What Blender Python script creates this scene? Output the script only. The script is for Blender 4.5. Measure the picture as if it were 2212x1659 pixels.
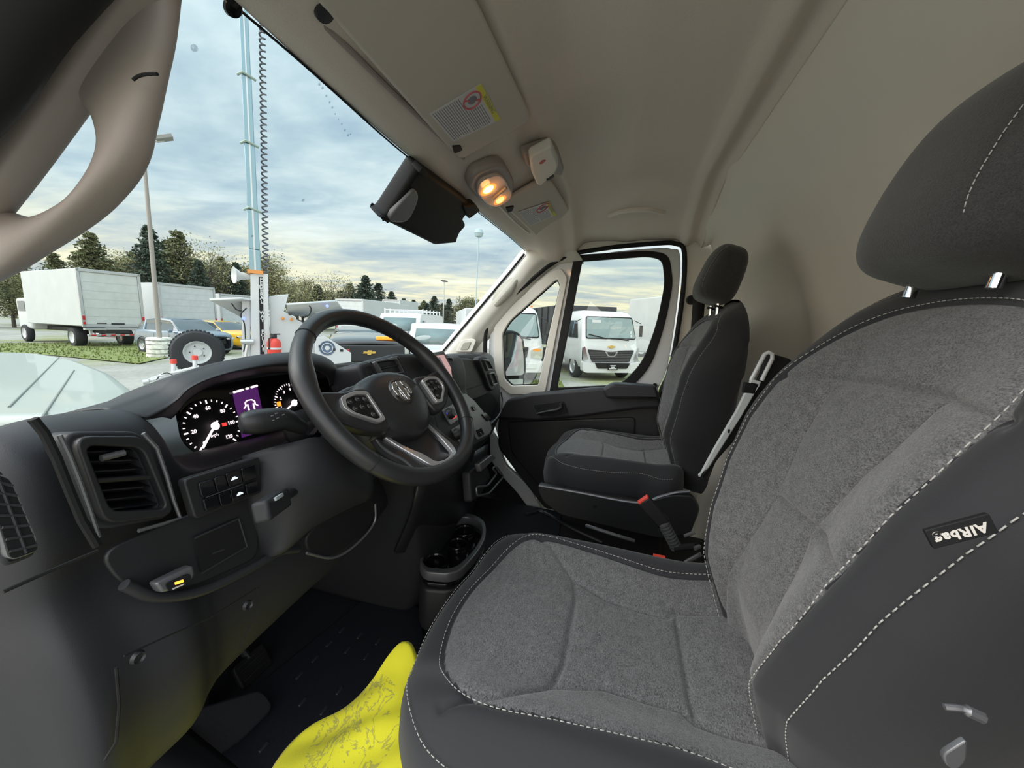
import bpy, math, random
import numpy as np
from mathutils import Vector, Matrix, Quaternion
random.seed(7); rng = np.random.default_rng(7)
scn = bpy.context.scene
for o in list(bpy.data.objects): bpy.data.objects.remove(o)
# ---------------------------------------------------------------- camera
# van axes: x = passenger side, y = forward, z = up, z=0 cab floor
IW, IH, FPX = 2212., 1659., 831.
def _n(v): v = np.array(v, float); return v/np.linalg.norm(v)
_X = _n((244,-120,FPX)); _u = 2985.; _Y = np.array((-_u,-134.6-.06*_u,FPX)); _Y = _n(_Y-_X*np.dot(_Y,_X)); _Z = np.cross(_X,_Y)
if _Z[1] > 0: _Z = -_Z
RW = np.array([_X,_Y,_Z])            # camera vector (right, down, forward) -> world
CAM = np.array((-1.12,0.,1.08))
cd = bpy.data.cameras.new('camera'); cam = bpy.data.objects.new('camera', cd); scn.collection.objects.link(cam)
cd.sensor_width = 36; cd.lens = 36*FPX/IW; cd.clip_start = .01; cd.clip_end = 2000
r_ = RW@np.array((1,0,0.)); u_ = RW@np.array((0,-1,0.)); b_ = RW@np.array((0,0,-1.))
cam.matrix_world = Matrix(((r_[0],u_[0],b_[0],CAM[0]),(r_[1],u_[1],b_[1],CAM[1]),(r_[2],u_[2],b_[2],CAM[2]),(0,0,0,1)))
scn.camera = cam
scn.view_settings.view_transform = 'Standard'; scn.view_settings.look = 'None'
scn.view_settings.gamma = 1; scn.view_settings.use_curve_mapping = False
scn.view_settings.exposure = 0.0
# ---------------------------------------------------------------- world: evening overcast sky
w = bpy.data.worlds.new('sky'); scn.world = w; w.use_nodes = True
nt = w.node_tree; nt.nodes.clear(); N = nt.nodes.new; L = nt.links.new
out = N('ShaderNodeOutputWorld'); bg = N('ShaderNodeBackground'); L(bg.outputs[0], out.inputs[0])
tc = N('ShaderNodeTexCoord'); sep = N('ShaderNodeSeparateXYZ'); L(tc.outputs['Generated'], sep.inputs[0])
def M(op, a, b=None, c=None, clamp=False, tree=None):
    t = tree or nt; n = t.nodes.new('ShaderNodeMath'); n.operation = op; n.use_clamp = clamp
    for i, v in enumerate((a,b,c)):
        if v is None: continue
        if isinstance(v,(int,float)): n.inputs[i].default_value = v
        else: t.links.new(v, n.inputs[i])
    return n.outputs[0]
def ramp(fac, stops, tree=None):
    t = tree or nt; n = t.nodes.new('ShaderNodeValToRGB'); e = n.color_ramp.elements
    while len(e) < len(stops): e.new(.5)
    for i,(p,c) in enumerate(stops):
        e[i].position = p; e[i].color = (*c,1) if len(c)==3 else c
    t.links.new(fac, n.inputs[0]); return n.outputs[0]
zz = M('MAXIMUM', sep.outputs[2], 0.0); den = M('ADD', zz, .10)
cx_ = M('DIVIDE', sep.outputs[0], den); cy_ = M('DIVIDE', sep.outputs[1], den)
comb = N('ShaderNodeCombineXYZ'); L(cx_, comb.inputs[0]); L(cy_, comb.inputs[1])
def noise(vec, scale, detail=6, rough=.55, dist=0., tree=None, typ=None):
    t = tree or nt; n = t.nodes.new('ShaderNodeTexNoise'); n.inputs['Scale'].default_value = scale
    n.inputs['Detail'].default_value = detail; n.inputs['Roughness'].default_value = rough; n.inputs['Distortion'].default_value = dist
    if vec is not None: t.links.new(vec, n.inputs['Vector'])
    return n.outputs['Fac']
mp = N('ShaderNodeMapping'); mp.inputs['Scale'].default_value = (1.0,.55,1); mp.inputs['Rotation'].default_value = (0,0,.7); L(comb.outputs[0], mp.inputs[0])
c1 = noise(mp.outputs[0], 1.15, 8, .58, .6); c2 = noise(mp.outputs[0], 5.5, 5, .55, .3)
cl = M('ADD', M('MULTIPLY', c1, .75), M('MULTIPLY', c2, .25))
cloudcol = ramp(cl, [(.34,(.34,.46,.56)),(.45,(.46,.58,.65)),(.54,(.58,.69,.73)),(.64,(.72,.80,.82))])
horcol = ramp(cl, [(.38,(.48,.53,.55)),(.48,(.68,.67,.58)),(.55,(.93,.84,.56)),(.64,(.98,.93,.74))])
hf = ramp(zz, [(0,(0,0,0)),(.06,(.12,.12,.12)),(.20,(1,1,1))])
mx = N('ShaderNodeMix'); mx.data_type = 'RGBA'; L(hf, mx.inputs[0]); L(horcol, mx.inputs[6]); L(cloudcol, mx.inputs[7])
# sky boosted behind the open door (driver side) and overhead, added to light the cab
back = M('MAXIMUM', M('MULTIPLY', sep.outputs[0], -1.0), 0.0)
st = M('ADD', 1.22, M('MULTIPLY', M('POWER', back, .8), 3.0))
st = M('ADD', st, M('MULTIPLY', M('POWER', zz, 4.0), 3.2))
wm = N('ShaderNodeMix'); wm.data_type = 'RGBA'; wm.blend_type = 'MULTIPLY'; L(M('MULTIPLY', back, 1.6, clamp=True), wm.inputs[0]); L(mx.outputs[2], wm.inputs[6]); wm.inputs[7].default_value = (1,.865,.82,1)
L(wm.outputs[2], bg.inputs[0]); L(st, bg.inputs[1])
sd = bpy.data.lights.new('sun','SUN'); sun = bpy.data.objects.new('sun', sd); scn.collection.objects.link(sun)
sd.energy = 2.6; sd.angle = math.radians(50); sd.color = (1,.93,.88)
sun.rotation_euler = (-Vector((-.42,.68,.60))).to_track_quat('-Z','Y').to_euler()
# ---------------------------------------------------------------- helpers
def ray(px, py): return RW@np.array(((px-IW/2)/FPX, (py-IH/2)/FPX, 1.))
def at(px, py, axis, val):
    d = ray(px,py); i = 'xyz'.index(axis); return CAM+(val-CAM[i])/d[i]*d
GA, GB = -.65, -.030
def gz(x, y): return GA+GB*y
def gnd(px, py):
    d = ray(px,py); t = (GA+GB*CAM[1]-CAM[2])/(d[2]-GB*d[1]); return CAM+t*d
class Pl:                                   # a flat working plane: origin, u, v, normal
    def __init__(s, o, u, v):
        s.o = np.array(o,float); s.u = _n(u); s.n = _n(np.cross(s.u, v)); s.v = np.cross(s.n, s.u)
    def px(s, p):
        d = ray(*p); t = np.dot(s.o-CAM,s.n)/np.dot(d,s.n); q = CAM+t*d-s.o
        return (np.dot(q,s.u), np.dot(q,s.v))
    def pxs(s, L_): return [s.px(p) for p in L_]
    def mat(s, off=0):
        o = s.o+s.n*off
        return Matrix(((s.u[0],s.v[0],s.n[0],o[0]),(s.u[1],s.v[1],s.n[1],o[1]),(s.u[2],s.v[2],s.n[2],o[2]),(0,0,0,1)))
    def w(s, a, b, c=0): return s.o+a*s.u+b*s.v+c*s.n
col = scn.collection
def mat(name, color, rough=.5, metal=0., spec=.5, bump=0., bscale=200., var=0., vscale=60., emit=None, estr=0., trans=0., coat=0., sheen=0., bdist=.001):
    m = bpy.data.materials.new(name); m.use_nodes = True; t = m.node_tree; b = t.nodes['Principled BSDF']
    b.inputs['Base Color'].default_value = (*color,1); b.inputs['Roughness'].default_value = rough
    b.inputs['Metallic'].default_value = metal; b.inputs['Specular IOR Level'].default_value = spec
    b.inputs['Coat Weight'].default_value = coat; b.inputs['Sheen Weight'].default_value = sheen
    if emit: b.inputs['Emission Color'].default_value = (*emit,1); b.inputs['Emission Strength'].default_value = estr
    tcn = t.nodes.new('ShaderNodeTexCoord')
    if bump:
        n = noise(tcn.outputs['Object'], bscale, 3, .6, tree=t); bn = t.nodes.new('ShaderNodeBump')
        bn.inputs['Strength'].default_value = bump; bn.inputs['Distance'].default_value = bdist
        t.links.new(n, bn.inputs['Height']); t.links.new(bn.outputs[0], b.inputs['Normal'])
    if var:
        n2 = noise(tcn.outputs['Object'], vscale, 4, .6, tree=t)
        a = [min(1,c*(1-var)) for c in color]; c_ = [min(1,c*(1+var)) for c in color]
        t.links.new(ramp(n2, [(.32,a),(.68,c_)], tree=t), b.inputs['Base Color'])
    return m
def glassmat(name, tint=(.93,.97,.96), gloss=.06, rough=.02):
    m = bpy.data.materials.new(name); m.use_nodes = True; t = m.node_tree; t.nodes.clear()
    o = t.nodes.new('ShaderNodeOutputMaterial'); a = t.nodes.new('ShaderNodeBsdfTransparent'); g = t.nodes.new('ShaderNodeBsdfGlossy')
    a.inputs[0].default_value = (*tint,1); g.inputs[0].default_value = (1,1,1,1); g.inputs['Roughness'].default_value = rough
    mxs = t.nodes.new('ShaderNodeMixShader'); mxs.inputs[0].default_value = gloss
    t.links.new(a.outputs[0], mxs.inputs[1]); t.links.new(g.outputs[0], mxs.inputs[2]); t.links.new(mxs.outputs[0], o.inputs[0]); return m
def tag(o, label=None, cat=None, group=None, kind=None):
    if label: o['label'] = label
    if cat: o['category'] = cat
    if group: o['group'] = group
    if kind: o['kind'] = kind
    return o
def thing(name, loc, label=None, cat=None, group=None, kind=None, rz=0., scale=1.):
    o = bpy.data.objects.new(name, None); col.objects.link(o); o.location = loc; o.rotation_euler = (0,0,rz); o.scale = (scale,)*3
    o.empty_display_size = .05
    return tag(o, label, cat, group, kind)
def link(name, me, m, parent=None, world=True, mw=None, bevel=0., sub=0, solid=0., smooth=True, ang=40, seg=2):
    if m is not None and len(me.materials)==0:
        for k in (m if isinstance(m,(list,tuple)) else [m]): me.materials.append(k)
    if smooth:
        me.shade_smooth()
        if ang < 180: me.set_sharp_from_angle(angle=math.radians(ang))
    o = bpy.data.objects.new(name, me); col.objects.link(o)
    if mw is not None: me.transform(mw)
    if parent is not None:
        o.parent = parent
        if world: o.matrix_parent_inverse = chain(parent).inverted()
    if solid: md = o.modifiers.new('s','SOLIDIFY'); md.thickness = solid; md.offset = -1
    if bevel: md = o.modifiers.new('b','BEVEL'); md.width = bevel; md.segments = seg; md.limit_method = 'ANGLE'; md.angle_limit = math.radians(40)
    if sub: md = o.modifiers.new('u','SUBSURF'); md.levels = sub; md.render_levels = sub
    return o
def chain(o):
    m = Matrix.Translation(o.location)@o.rotation_euler.to_matrix().to_4x4()@Matrix.Diagonal((*o.scale,1))
    if o.parent is not None: m = chain(o.parent)@o.matrix_parent_inverse@m
    return m
def mesh(vs, fs, name='m'):
    me = bpy.data.meshes.new(name); me.from_pydata([tuple(map(float,v)) for v in vs], [], [tuple(int(i) for i in f) for f in fs]); me.update(); return me
class MB:                                   # collects simple shapes into one mesh
    def __init__(s): s.v = []; s.f = []; s.mi = []
    def add(s, vs, fs, mi=0):
        k = len(s.v); s.v += [tuple(v) for v in vs]; s.f += [tuple(i+k for i in f) for f in fs]; s.mi += [mi]*len(fs); return s
    def box(s, c, d, R=None, mi=0):
        c = np.array(c,float); h = np.array(d,float)/2
        vs = [np.array((a,b,e))*h for a in (-1,1) for b in (-1,1) for e in (-1,1)]
        if R is not None: vs = [R@v for v in vs]
        vs = [v+c for v in vs]
        return s.add(vs, [(0,1,3,2),(4,6,7,5),(0,4,5,1),(2,3,7,6),(0,2,6,4),(1,5,7,3)], mi)
    def tube(s, pts, r, n=10, caps=True, cyc=False, mi=0):
        pts = [np.array(p,float) for p in pts]; m = len(pts); rr = r if isinstance(r,(list,tuple,np.ndarray)) else [r]*m
        T = []
        for i in range(m):
            a = pts[i-1] if (i>0 or cyc) else pts[i]; b = pts[(i+1)%m] if (i<m-1 or cyc) else pts[i]; T.append(_n(b-a))
        ref = np.array((0,0,1.)) if abs(T[0][2])<.9 else np.array((1.,0,0)); nn = _n(np.cross(T[0],ref)); vs = []
        for i in range(m):
            nn = _n(nn-T[i]*np.dot(nn,T[i])); bb = np.cross(T[i],nn)
            for k in range(n):
                a = 2*math.pi*k/n; vs.append(pts[i]+rr[i]*(math.cos(a)*nn+math.sin(a)*bb))
        fs = [(i*n+k, i*n+(k+1)%n, ((i+1)%m)*n+(k+1)%n, ((i+1)%m)*n+k) for i in range(m if cyc else m-1) for k in range(n)]
        if caps and not cyc: fs += [tuple(range(n))[::-1], tuple((m-1)*n+k for k in range(n))]
        return s.add(vs, fs, mi)
    def lathe(s, prof, o, axis, n=24, mi=0):   # prof: (r, h) along axis
        axis = _n(axis); ref = np.array((0,0,1.)) if abs(axis[2])<.9 else np.array((1.,0,0)); a = _n(np.cross(axis,ref)); b = np.cross(axis,a); o = np.array(o,float); vs = []
        for r,h in prof:
            for k in range(n):
                t = 2*math.pi*k/n; vs.append(o+axis*h+max(r,1e-5)*(math.cos(t)*a+math.sin(t)*b))
        m = len(prof)
        return s.add(vs, [(i*n+k, i*n+(k+1)%n, (i+1)*n+(k+1)%n, (i+1)*n+k) for i in range(m-1) for k in range(n)], mi)
    def prism(s, poly, M4, h, mi=0):           # convex-ish polygon extruded along local z
        n = len(poly); vs = [M4@Vector((p[0],p[1],z)) for z in (0,h) for p in poly]
        return s.add([tuple(v) for v in vs], [tuple(range(n))[::-1], tuple(range(n,2*n))]+[(i,(i+1)%n,n+(i+1)%n,n+i) for i in range(n)], mi)
    def build(s, name, m, parent=None, **k):
        me = mesh(s.v, s.f, name); mats = m if isinstance(m,(list,tuple)) else [m]
        for q in mats: me.materials.append(q)
        if any(s.mi): me.polygons.foreach_set('material_index', s.mi)
        import bmesh
        bm = bmesh.new(); bm.from_mesh(me); bmesh.ops.recalc_face_normals(bm, faces=bm.faces); bm.to_mesh(me); bm.free()
        return link(name, me, None, parent, **k)
def catm(P, n, cyc=False):                   # Catmull-Rom along axis 0 of array P
    P = np.array(P,float); m = len(P)
    if n == 0: return P
    outp = []
    segs = m if cyc else m-1
    for i in range(segs):
        g = (lambda k: P[k%m]) if cyc else (lambda k: P[min(max(k,0),m-1)] if 0<=k<m else (2*P[0]-P[1] if k<0 else 2*P[-1]-P[-2]))
        a,b,c,d = g(i-1),g(i),g(i+1),g(i+2)
        for j in range(n):
            t = j/n; outp.append(.5*((2*b)+(c-a)*t+(2*a-5*b+4*c-d)*t*t+(3*b-a-3*c+d)*t**3))
    if not cyc: outp.append(P[-1])
    return np.array(outp)
def surf(K, nu=6, nv=6, cu=False, cv=False):
    G = catm(K, nu, cu); G = np.swapaxes(catm(np.swapaxes(G,0,1), nv, cv),0,1); a,b = G.shape[:2]
    fs = [(i*b+j, i*b+(j+1)%b, ((i+1)%a)*b+(j+1)%b, ((i+1)%a)*b+j) for i in range(a if cu else a-1) for j in range(b if cv else b-1)]
    return mesh(G.reshape(-1,3), fs)
def rnd(pts, r=.01, n=5):                    # fillet polygon corners
    o = []; m = len(pts); rs = r if isinstance(r,(list,tuple)) else [r]*m
    for i in range(m):
        p = np.array(pts[i]); a = np.array(pts[i-1]); b = np.array(pts[(i+1)%m])
        ra = min(rs[i], .45*np.linalg.norm(a-p), .45*np.linalg.norm(b-p)); s_ = p+_n(a-p)*ra; e = p+_n(b-p)*ra
        for k in range(n+1):
            t = k/n; o.append(tuple((1-t)**2*s_+2*t*(1-t)*p+t*t*e))
    return o
def smoothpoly(pts, n=5): return [tuple(p) for p in catm(pts, n, True)]
def plate(name, outer, pl, th, m, parent=None, holes=(), off=0., bevel=0., **k):   # flat shape with holes, thickness th centred on off
    cu = bpy.data.curves.new(name,'CURVE'); cu.dimensions = '2D'; cu.fill_mode = 'BOTH'
    for pts in [outer]+list(holes):
        sp = cu.splines.new('POLY'); sp.points.add(len(pts)-1); sp.use_cyclic_u = True
        for q,p in zip(sp.points, pts): q.co = (p[0],p[1],0,1)
    cu.extrude = th/2-bevel if th/2 > bevel else th/4; cu.bevel_depth = bevel; cu.bevel_resolution = 2
    if bevel: cu.offset = -bevel
    ob = bpy.data.objects.new('tmp',cu); col.objects.link(ob); bpy.context.view_layer.update()
    me = bpy.data.meshes.new_from_object(ob); bpy.data.objects.remove(ob); bpy.data.curves.remove(cu)
    me.materials.clear(); me.transform(pl.mat(off) if isinstance(pl,Pl) else pl)
    return link(name, me, m, parent, ang=50, **k)
def text(name, body, size, M4, m, parent=None, ext=.0004, spacing=1., align='CENTER', bold=0.):
    cu = bpy.data.curves.new(name,'FONT'); cu.body = body; cu.size = size; cu.extrude = ext; cu.align_x = align; cu.align_y = 'CENTER'; cu.space_character = spacing
    cu.resolution_u = 2; cu.offset = bold
    ob = bpy.data.objects.new('tmp',cu); col.objects.link(ob); bpy.context.view_layer.update()
    me = bpy.data.meshes.new_from_object(ob); bpy.data.objects.remove(ob); bpy.data.curves.remove(cu); me.materials.clear()
    me.transform(M4); return link(name, me, m, parent, smooth=False)
def copy_tree(o, parent=None):
    kids = list(o.children)
    c = o.copy(); col.objects.link(c)
    if parent is not None: c.parent = parent
    for ch in kids: copy_tree(ch, c)
    return c
def rotz(a): c,s_ = math.cos(a), math.sin(a); return np.array(((c,-s_,0),(s_,c,0),(0,0,1.)))
# ---------------------------------------------------------------- materials
m_head  = mat('headliner', (.74,.655,.585), .85, bump=.3, bscale=900, spec=.2, var=.05, vscale=500)
m_part  = mat('partition_fibre', (.80,.745,.665), .7, bump=.2, bscale=500, spec=.25)
m_beige = mat('beige_plastic', (.33,.28,.255), .5, bump=.15, bscale=1200, spec=.4)
m_beigeL= mat('light_beige_plastic', (.66,.63,.57), .5, bump=.15, bscale=1200, spec=.4)
m_visor = mat('visor_vinyl', (.56,.50,.44), .7, bump=.3, bscale=900, spec=.25)
m_dash  = mat('dash_plastic', (.026,.026,.030), .52, bump=.25, bscale=1500, spec=.4)
m_dash2 = mat('dash_plastic_dark', (.018,.018,.02), .4, bump=.15, bscale=1500)
m_black = mat('black_rubber', (.009,.009,.010), .65, spec=.3)
m_gloss = mat('gloss_black', (.008,.008,.010), .12)
m_satin = mat('satin_edge', (.16,.16,.17), .32, metal=.5)
m_chrome= mat('chrome', (.8,.8,.82), .12, metal=1.)
m_silver= mat('silver_trim', (.55,.54,.55), .3, metal=.7)
m_white = mat('white_paint', (.62,.63,.64), .3, coat=.5)
m_whiteD= mat('weathered_white', (.56,.58,.58), .5, var=.06, vscale=3)
m_door  = mat('door_panel_black', (.020,.020,.022), .5, bump=.2, bscale=1200)
m_seatD = mat('seat_cloth_dark', (.020,.020,.023), .75, bump=.25, bscale=1600, spec=.3, sheen=.15)
m_thread= mat('thread', (.38,.37,.35), .7)
m_red   = mat('red_plastic', (.70,.06,.04), .4)
m_redlt = mat('red_lens', (.5,.02,.02), .2)
m_amber = mat('amber_lens', (.8,.28,.02), .25)
m_tire  = mat('tyre_rubber', (.022,.023,.026), .75)
m_steel = mat('galvanised', (.55,.57,.58), .38, metal=.8)
m_tglass= mat('tinted_window', (.05,.07,.08), .06, coat=.5)
m_grassm= mat('grass', (.16,.19,.05), .9, var=.45, vscale=4)
def heather(name, lo, hi, scale):
    m = mat(name, lo, .9, spec=.2, sheen=.25); t = m.node_tree; b = t.nodes['Principled BSDF']
    tcn = t.nodes.new('ShaderNodeTexCoord'); mpn = t.nodes.new('ShaderNodeMapping'); mpn.inputs['Scale'].default_value = (1,1.6,1.6); t.links.new(tcn.outputs['Object'], mpn.inputs[0])
    n1 = noise(mpn.outputs[0], scale, 2, .7, .8, tree=t); n2 = noise(mpn.outputs[0], scale/7, 3, .6, tree=t)
    f = M('ADD', M('MULTIPLY', n1, .8, tree=t), M('MULTIPLY', n2, .2, tree=t), tree=t)
    t.links.new(ramp(f, [(.38,lo),(.62,hi)], tree=t), b.inputs['Base Color'])
    bn = t.nodes.new('ShaderNodeBump'); bn.inputs['Strength'].default_value = .5; bn.inputs['Distance'].default_value = .0012
    t.links.new(n1, bn.inputs['Height']); t.links.new(bn.outputs[0], b.inputs['Normal']); return m
m_seatH = heather('seat_cloth_heather', (.050,.050,.052), (.165,.163,.165), 420)
def hill(x, a, b): t = np.clip((x-a)/(b-a),0,1); return t*t*(3-2*t)
# ================================================================ VAN SHELL
# cab floor
fl = MB().box((-.05,.25,.05),(1.75,1.7,.08)).build('floor', mat('rubber_floor',(.020,.021,.026),.55,bump=.3,bscale=300), bevel=.004); tag(fl, kind='structure')
# headliner: front storage brow, recess, ridge and side coving
xs = [-.93,-.86,-.74,-.55,-.3,0,.3,.55,.74,.84,.90]
def hl(x):
    e = hill(abs(x), .60, .92); d = .13*e
    P = [(.535,1.455),(.505,1.462),(.47,1.485),(.42,1.52),(.36,1.565),(.325,1.595),(.300,1.604),(.275,1.612),(.255,1.645),(.22,1.665),(.12,1.672),(.03,1.668),(-.04,1.676),(-.12,1.678),(-.19,1.676),(-.215,1.655),(-.235,1.648),(-.255,1.660),(-.27,1.668),(-.285,1.662),(-.30,1.640)]
    r = []
    for y,z in P:
        k = hill(z,1.44,1.56); zz_ = z-d*1.35*k
        r.append((x, y-.035*hill(-x,.35,.8)*hill(y,.3,.5), zz_))
    return r
me = surf([hl(x) for x in xs], 8, 5); o = link('ceiling', me, m_head, solid=-.015, ang=180); tag(o, kind='structure')
# seams in the headliner overlap strip
# partition behind the seats, bulging backwards
K = []
for x in [-.93,-.8,-.7]+[-.6+.08*k for k in range(17)]+[.74,.80,.85,.90]:
    side = hill(x,.45,.9); r = []
    for z,y in ((1.665,-.300),(1.60,-.335),(1.48,-.43),(1.32,-.55),(1.16,-.63),(.98,-.665),(.75,-.67),(.4,-.66),(0,-.66)):
        wob = (.012*math.sin(x*11+1.0+z*2)+.006*math.sin(x*23+z*4))*hill(1.6-z,.0,.5)
        r.append((x, y+(.30*side**1.5)*(-y-.3)/.37*.75+wob, z-(.13*1.35*hill(abs(x),.60,.92) if z>1.55 else 0)*hill(z,1.5,1.66)))
    K.append(r)
o = link('wall_back', surf(K,4,6), m_part, ang=180, solid=.01); tag(o, kind='structure')
# driver side B pillar is behind the camera; passenger side wall (B pillar) beside the door
DX = .90
PD = Pl((DX,0,1.0),(0,-1,0),(0,0,1))         # door plane, seen from inside
def D(L_): return PD.pxs(L_)
seal_out = [(1478,545),(1474,640),(1450,790),(1424,860),(1418,1000),(1395,1075),(1160,1075),(1085,990),(1062,930),(1052,880),(1048,770),(1056,700),(1110,640),(1205,562),(1300,538),(1420,526),(1460,527)]
dpoly = smoothpoly([PD.px(p) for p in seal_out], 4)
wall_out = [(.75,1.62),(-1.2,1.62),(-1.2,0),(.75,0)]
wall = plate('wall_right', [( .70,.60),( .70,-1.0),(-1.15,-1.0),(-1.15,-.27),(-.98,-.17),(-.70,.17),(-.535,.38),(-.45,.47),(-.30,.58)][::-1], PD, .03, m_beigeL, holes=[[(p[0]*1.0,p[1]) for p in dpoly]], off=-.02)
tag(wall, kind='structure')
# rubber seal around the door opening
o = MB().tube([PD.w(a,b,.004) for a,b in dpoly], .011, 8, cyc=True).build('trim_1', m_black); tag(o, kind='structure')
# ---- passenger door
door = thing('door_1', (DX+.02,.2,.3), kind='structure')
frame_out = smoothpoly([PD.px(p) for p in [(1470,548),(1466,640),(1443,790),(1418,860),(1411,1000),(1390,1070),(1165,1068),(1092,985),(1068,925),(1058,880),(1054,772),(1062,706),(1114,648),(1207,570),(1302,546),(1418,534),(1452,536)]], 4)
win = rnd([PD.px(p) for p in [(1246,556),(1400,546),(1440,552),(1448,610),(1430,700),(1398,790),(1345,842),(1192,846)]], [.012,.05,.06,.05,.1,.1,.05,.012], 6)
qwin = rnd([PD.px(p) for p in [(1080,716),(1095,690),(1195,602),(1207,598),(1215,615),(1196,700),(1166,838),(1100,838),(1084,820)]], [.02,.03,.02,.008,.01,.2,.01,.012,.02], 6)
plate('door_frame', frame_out, PD, .03, m_white, door, holes=[win, qwin], off=-.03, bevel=.004)
plate('window_seal', rnd([PD.px(p) for p in [(1240,550),(1402,540),(1446,548),(1455,610),(1437,703),(1405,796),(1350,850),(1185,852)]], [.012,.05,.06,.05,.1,.1,.05,.012], 6), PD, .02, m_black, door,
      holes=[rnd([PD.px(p) for p in [(1257,564),(1400,553),(1431,560),(1437,610),(1420,697),(1388,784),(1340,832),(1203,838)]], [.012,.04,.05,.05,.1,.1,.05,.012], 6)], off=-.018, bevel=.003)
plate('quarter_window_trim', rnd([PD.px(p) for p in [(1066,706),(1092,672),(1190,586),(1212,578),(1226,600),(1206,700),(1178,846),(1170,853),(1100,853),(1068,825)]], [.03,.04,.02,.02,.02,.3,.01,.01,.02,.03], 6), PD, .03, m_beigeL, door,
      holes=[rnd([PD.px(p) for p in [(1084,722),(1100,694),(1196,608),(1204,604),(1210,618),(1190,700),(1162,832),(1104,834),(1088,818)]], [.02,.03,.02,.006,.01,.2,.01,.012,.02], 6)], off=-.018, bevel=.004)
g_side = glassmat('side_glass', (.95,.98,.96), .03)
link('door_window', mesh([PD.w(*PD.px(p),-.035) for p in [(1247,554),(1448,548),(1440,845),(1190,848)]], [(0,1,2,3)]), g_side, door, solid=.004)
link('quarter_window', mesh([PD.w(*PD.px(p),-.03) for p in [(1080,720),(1215,590),(1170,845),(1080,845)]], [(0,1,2,3)]), g_side, door, solid=.004)
plate('quarter_window_seal', rnd([PD.px(p) for p in [(1081,718),(1097,690),(1196,603),(1207,599),(1214,616),(1194,700),(1165,838),(1100,840),(1084,822)]], [.02,.03,.02,.006,.01,.2,.01,.012,.02], 6), PD, .008, m_black, door,
      holes=[rnd([PD.px(p) for p in [(1085,724),(1101,696),(1197,610),(1203,607),(1208,619),(1188,700),(1161,830),(1105,832),(1090,816)]], [.02,.03,.02,.006,.01,.2,.01,.012,.02], 6)], off=-.024)
# black inner panel with swept top, thick
PD2 = Pl((DX-.045,0,1.0),(0,-1,0),(0,0,1))
pan = rnd([PD2.px(p) for p in [(1078,905),(1100,868),(1150,850),(1300,836),(1415,842),(1425,870),(1424,1000),(1380,1100),(1180,1095),(1130,1030),(1080,965)]], .03, 5)
plate('door_panel', pan, PD2, .07, m_door, door, off=0, bevel=.012)
PD3 = Pl((DX-.095,0,1.0),(0,-1,0),(0,0,1))
plate('door_bolster', rnd([PD3.px(p) for p in [(1072,905),(1098,862),(1150,848),(1300,836),(1420,840),(1432,880),(1380,882),(1250,900),(1160,908),(1120,905)]], .02, 5), PD3, .05, m_dash, door, off=0, bevel=.015)
PD4 = Pl((DX-.13,0,1.0),(0,-1,0),(0,0,1))
plate('armrest', rnd([PD4.px(p) for p in [(1302,838),(1325,826),(1415,832),(1425,860),(1310,858)]], .015, 5), PD4, .08, m_dash, door, off=0, bevel=.012)
ph = plate('handle_recess', rnd([PD4.px(p) for p in [(1152,874),(1218,866),(1226,890),(1200,898),(1165,897)]], .012, 5), PD4, .006, m_black, door, off=.004, bevel=.002)
hb = MB().tube([PD4.w(*PD4.px(p),.014) for p in [(1160,893),(1180,888),(1205,884),(1214,878),(1212,870)]], [.006,.006,.007,.009,.009], 10).build('door_handle', m_dash, door)
plate('map_pocket', rnd([PD4.px(p) for p in [(1090,915),(1375,905),(1360,1070),(1180,1080),(1100,985)]], .03, 5), PD4, .02, m_dash2, door, off=-.05, bevel=.008)
MB().lathe([(0,.012),(.012,.012),(.014,.006),(.014,-.01)], PD2.w(*PD2.px((1158,852)),0.03), (-1,0,.3), 16).build('lock_button', m_black, door)
MB().lathe([(0,.012),(.009,.012),(.011,.0)], PD.w(*PD.px((1415,833)),-.012), (-1,0,0), 16).build('door_stop', m_black, door)
# white sill strip / kick below the door front edge
PS = Pl((DX-.03,0,0.3),(0,-1,0),(0,0,1))
o = plate('trim_2', rnd([PS.px(p) for p in [(1062,985),(1062,925),(1075,940),(1095,1000),(1145,1045),(1185,1118),(1160,1112),(1120,1058),(1080,1015)]], .015, 4), PS, .03, m_white, off=.02, bevel=.004); tag(o, kind='structure')
# ---- passenger A pillar trim (lofted along windscreen edge)
def pil(pts, wid, dep, side):
    K = []
    for (p, a, b) in pts: K.append([np.array(p)+np.array(q)*(1,1,1) for q in a])
    return K
PB = [(-.02,1.06,.80),(0,.98,.886),(0,.85,1.045),(0,.70,1.225),(0,.60,1.345),(0,.53,1.43),(-.0,.45,1.475),(-.01,.33,1.492)]
K = []
for i,(dx,y,z) in enumerate(PB):
    wv = (.06,.06,.055,.05,.05,.05,.05,.05)[i]
    K.append([(.925,y+.03,z+.03),(.905,y+.012,z+.012),(.865,y-.02,z-.012),(.865,y-.055,z-.045),(.885,y-.055-wv*.4,z-.05-wv*.3),(.905,y-.06-wv*.6,z-.06-wv*.5),(.93,y-.06-wv*.7,z-.07-wv*.6)])
pa = link('trim_3', surf(K,6,5), m_beigeL, ang=180, solid=.004); tag(pa, kind='structure')
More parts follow.
